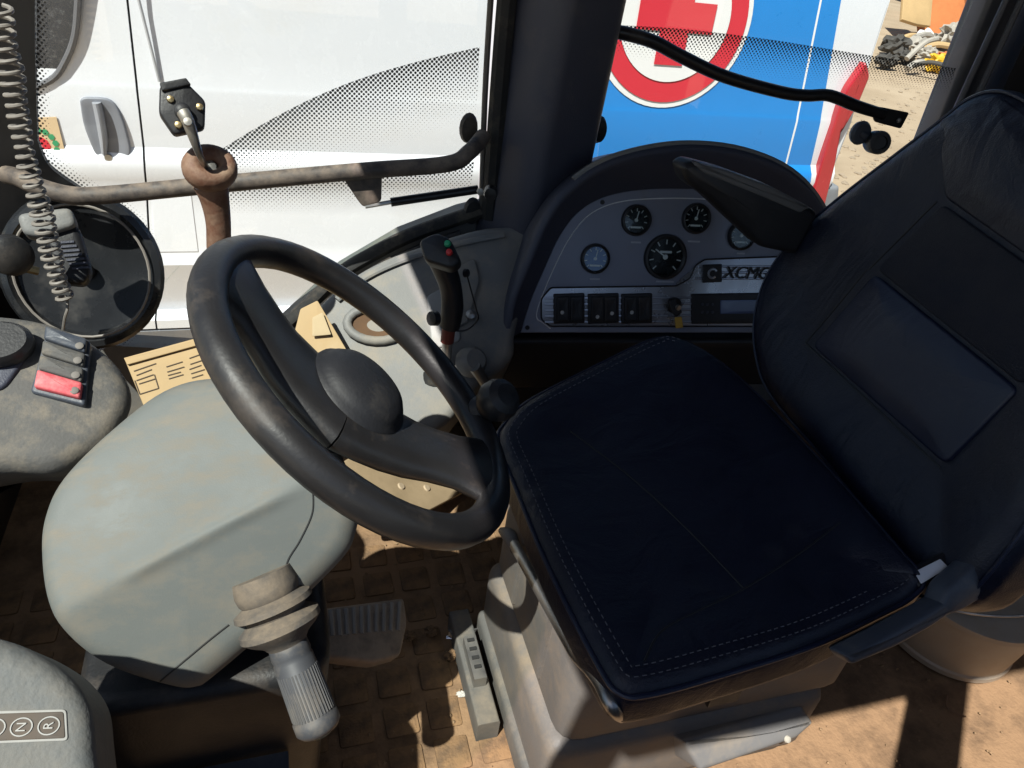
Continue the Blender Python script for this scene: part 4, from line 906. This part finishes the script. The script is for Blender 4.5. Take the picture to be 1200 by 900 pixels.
# emblem
def disc(name, r, m, off, r_in=0):
    mb = MB(); n = 64; vs = []; fs = []; rings = [r*.001]+[r*(k+1)/14 for k in range(14)]
    for q in rings:
        for k in range(n):
            t = 2*math.pi*k/n; x, z = EC.x+q*math.cos(t), EC.z+q*math.sin(t); vs.append(V((x, vy(z)-off, z)))
    for i in range(len(rings)-1):
        for k in range(n): fs.append((i*n+k, i*n+(k+1) % n, (i+1)*n+(k+1) % n, (i+1)*n+k))
    return mb.add(vs, fs).build(name, m, van, smooth=30)
EC = at(795, 21, Y=VY); er = (at(885, 21, Y=VY)-EC).length
disc('emblem_white_border', er, m_vwv, .006); disc('emblem_red_ring', er*.935, m_vred, .010); disc('emblem_white_field', er*.70, m_vwv, .014)
al, aw = er*.49, er*.185; EC = at(795, 20, Y=VY)
mb = MB()
for x0, x1, z0, z1 in ((-aw, aw, -al*1.06, al*1.06), (-al, -aw, -er*.16, er*.16), (aw, al, -er*.16, er*.16)):
    zz = [EC.z+z0+(z1-z0)*k/16 for k in range(17)]
    for za, zb in zip(zz, zz[1:]): mb.add([V((EC.x+x0, vy(za)-.019, za)), V((EC.x+x1, vy(za)-.019, za)), V((EC.x+x1, vy(zb)-.019, zb)), V((EC.x+x0, vy(zb)-.019, zb))], [(0, 1, 2, 3)])
mb.build('emblem_red_cross', m_vred, van, smooth=0)
# rear lamp: tapering strip round the rear corner
lpx = [(1016, 72), (1020, 90), (1004, 128), (986, 152), (980, 190), (966, 246), (946, 248), (966, 182), (984, 128), (994, 104)]
slab(rounded([p for p in ats(lpx, Y=3.165)], .02), (0, -1, 0), .05, r=.01).build('tail_lamp', m_lamp, van)
# bumper end
slab(rounded(ats([(950, 222), (985, 218), (980, 270), (930, 290)], Y=3.19), .02), (0, -1, 0), .2, r=.02).build('rear_bumper', m_vgrey, van)
# door handle, window, sticker, fuel flap, drip strip
vpl = plane((0, 3.203, 0), (0, -1, 0))
hdl = slab(rounded([p+V((0, -.016, 0)) for p in ats([(94, 116), (100, 113), (133, 114), (146, 142), (154, 175), (150, 190), (128, 192), (112, 180), (98, 145)], pl=vpl)], .05), (0, -1, 0), 0.03, r=.006, dome=-.010, cap=5).build('handle_cup', mat('handle_grey', (.20, .21, .24), .5, var=.1), van)
tube([p+V((0, -.022, 0)) for p in ats([(114, 118), (118, 135), (122, 160), (123, 178)], pl=vpl)], [.022, .024, .022, .014], 12, 5, flat=.7).build('handle_grip', mat('mid_grey_plastic', (.27, .28, .31), .45), hdl)
lathe([(.001, 0), (.016, 0), (.014, .006), (.001, .007)], at(128, 183, pl=vpl)+V((0, -.018, 0)), (0, -1, 0), 14).build('lock', m_steel, hdl)
slab(rounded([V((p.x, 3.207, p.z)) for p in ats([(-140, -120), (94, -120), (92, 0), (88, 50), (66, 92), (36, 104), (-140, 112)], pl=vpl)], .10), (0, -1, 0), .02, r=.008).build('door_window', m_vglass, van)
tube([V((p.x, 3.200, p.z)) for p in rounded(ats([(-140, -120), (94, -120), (92, 0), (88, 50), (66, 92), (36, 104), (-140, 112)], pl=vpl), .10)], .012, 8, 1, closed=True).build('window_seal', mat('dark_seal', (.10, .10, .11), .6), van)
stp = (V((0, 3.197, 0)), V((0, -1, 0)))
stk = slab(ats([(38, 138), (66, 137), (80, 193), (48, 196)], pl=stp), (0, -1, 0), .003, r=.0003, rs=1, cap=1).build('sticker', mat('tan_sticker', (.62, .46, .28), .6), van)
lathe([(.001, 0), (.036, 0), (.036, .0015), (.001, .0016)], at(47, 171, pl=stp), (0, -1, 0), 10).build('sticker_flower', m_vred, stk)
mb = MB()
for k in range(9):
    t = -1.9+k*.42; c = at(47, 171, pl=stp)+V((.056*math.cos(t), -.001, .062*math.sin(t))); lathe([(.001, 0), (.012, 0), (.012, .0012), (.001, .0013)], c, (0, -1, 0), 6, mb=mb)
mb.build('sticker_wreath', mat('sticker_green', (.04, .28, .12), .6), stk)
vpanel('fuel_flap', lambda z: gapx(z)+.02, lambda z: at(233, 297, Y=VY).x, -.31, -.05, m_vwhite, off=.003, th=.006)
tube([V((p.x, 3.196, p.z)) for p in ats([(152, -60), (163, 0), (187, 95)], pl=vpl)], .006, 6, 1).build('drip_strip', mat('light_grey_strip', (.4, .41, .43), .5), van)
for wx in (-1.6, 1.6):
    wh = lathe([(.02, 0), (.19, .0), (.20, .02), (.24, .03), (.31, .02), (.33, -.01), (.33, -.19), (.02, -.2)], (wx, 3.25, GZ+.33), (0, -1, 0), 40).build('wheel', m_rubber, van)
    lathe([(.02, .01), (.10, .015), (.19, .005), (.19, -.02), (.02, -.03)], (wx, 3.25, GZ+.33), (0, -1, 0), 24).build('rim', m_steel, wh)

# ================================================================== scrap heap and yard behind the van
def junk(name, label, cat, x, y, s, m, kind, seed, lift=0, rot=None):
    p = at(x, y, Z=GZ); dscale = (p-CAM).length/FPX; rnd = random.Random(seed); t = thing(name, label, cat, p, 'scrap heap in the yard')
    sx, sy, sz = [q*dscale for q in s]; c = p+V((0, 0, sz/2+lift*dscale))
    a = rot if rot is not None else rnd.uniform(-.6, .6); ax_, ay_, az_ = V((math.cos(a), -math.sin(a), rnd.uniform(-.15, .15))), V((math.sin(a), math.cos(a), 0)), V((0, 0, 1))
    if kind == 'box':
        P = [c+ax_*(i*sx/2)+ay_*(j*sy/2)+az_*(sz/2+rnd.uniform(-.1, .1)*sz) for i, j in ((-1, -1), (1, -1), (1, 1), (-1, 1))]
        slab(rounded(P, sx*.03, 2), az_, sz, r=sx*.012, rs=2, cap=1).build('body', m, t)
        obox(c+az_*(sz*.52), ax_, ay_, az_, sx*.9, sy*.12, sz*.06).build('rim_bar', m, t)
    elif kind == 'sheet':
        n_ = (ay_*-1+az_*.8).normalized(); u_ = ax_; v_ = n_.cross(u_)
        P = [c+u_*(i*sx/2*rnd.uniform(.85, 1.1))+v_*(j*sz/2*rnd.uniform(.85, 1.1)) for i, j in ((-1, -1), (0, -1.1), (1, -1), (1.05, 0), (1, 1), (-.1, .95), (-1, 1))]
        slab(P, n_, sy, r=sy*.2, rs=2, cap=2, dome=sx*.03).build('panel', m, t)
    elif kind == 'rod':
        A = c-ax_*(sx/2); B = c+ax_*(sx/2)+az_*(sz*.6); tube([A, (A+B)/2+az_*(sz*.25), B], sy/2, 8, 4).build('bar', m, t)
    else:
        crumple('lump', c, (sx/2, sy/2, sz/2), m, t, seed)
junk('plywood_board', 'pale plywood board leaning at the top edge beside the van', 'board', 1054, 44, (32, 4, 64), m_wood, 'sheet', 1, 10, .1)
junk('orange_sheet', 'faded orange sheet lying on the scrap heap', 'sheet', 1092, 46, (52, 4, 40), m_orange, 'sheet', 2, 4, .0)
junk('orange_crate', 'dull orange crate behind the orange sheet', 'crate', 1092, 24, (46, 30, 22), m_orange, 'box', 4, 10)
junk('concrete_lump', 'pale broken concrete lump below the orange sheet', 'rubble', 1072, 64, (30, 20, 16), m_conc, 'lump', 5)
junk('concrete_lump', 'pale concrete lump at the right edge of the heap', 'rubble', 1110, 62, (34, 22, 24), m_conc, 'lump', 6, 4)
junk('yellow_scrap', 'bright yellow plastic scrap by the rear pillar', 'scrap', 1096, 86, (34, 18, 18), m_yel2, 'lump', 7)
junk('grey_pipe', 'thin grey pipe sticking out of the scrap heap', 'pipe', 1072, 78, (40, 5, 20), m_conc, 'rod', 8)
junk('dark_scrap_piece', 'dark scrap lump in front of the plywood board', 'scrap', 1044, 66, (34, 20, 20), m_dkscrap, 'lump', 9)
junk('dark_rod', 'short dark bent rod on the sand below the heap', 'rod', 1080, 92, (28, 4, 14), m_dkscrap, 'rod', 11, 0, .9)
junk('white_scrap', 'white sheet scrap on top of the heap', 'scrap', 1112, 14, (40, 4, 26), m_vwv, 'sheet', 12, 10, .3)
junk('white_rod', 'pale lath lying across the heap', 'lath', 1075, 60, (44, 6, 8), m_conc, 'rod', 14, 6, -.5)
junk('brown_board', 'brown board at the back of the heap', 'board', 1075, 6, (60, 4, 40), mat('brown_board', (.22, .12, .06), .8), 'sheet', 15, 14, .1)
rj = random.Random(21)
JK = [('pale stone lump left of the yellow scrap', 'lump', m_conc), ('thin brown stick beside the plywood board', 'rod', m_wood), ('grey slab of rubble under the orange sheet', 'lump', m_conc), ('dark tyre-like lump below the pale lath', 'lump', m_dkscrap), ('small orange fragment near the yellow scrap', 'lump', m_orange), ('pale twisted rod in front of the heap', 'rod', m_conc), ('brown wood offcut at the foot of the heap', 'rod', m_wood), ('white plaster lump at the heap edge', 'lump', m_vwv), ('small dark stone nearest the van lamp', 'lump', m_dkscrap), ('small brick-red lump beside the pillar', 'lump', m_orange)]
JP = [(1084, 72), (1060, 58), (1100, 58), (1058, 76), (1104, 74), (1068, 88), (1092, 68), (1078, 55), (1036, 82), (1112, 44)]
for k, ((lb_j, kd_j, mm_j), (x, y)) in enumerate(zip(JK, JP)):
    junk('rubble_piece', lb_j, 'rubble', x, y, (rj.uniform(16, 30), rj.uniform(5, 7) if kd_j == 'rod' else 16, rj.uniform(9, 15)), mm_j, kd_j, 40+k, 1)
rp = random.Random(4); st_ = MB()
for k in range(420):
    x, y = rp.uniform(940, 1120), rp.uniform(70, 240); p = at(x, y, Z=GZ); s = rp.uniform(.010, .035)*(1+.05*p.y)
    b = bmesh.new(); bmesh.ops.create_icosphere(b, subdivisions=1, radius=s)
    st_.add([V((v.co.x*rp.uniform(.7, 1.2), v.co.y*rp.uniform(.7, 1.2), v.co.z*rp.uniform(.4, .8)))+p for v in b.verts], [tuple(v.index for v in f.verts) for f in b.faces]); b.free()
tag(st_.build('gravel', mat('sandy_gravel', (.30, .235, .17), .95, var=.3), smooth=0), 'scattered pale gravel on the sandy yard ground', 'gravel', kind='stuff')
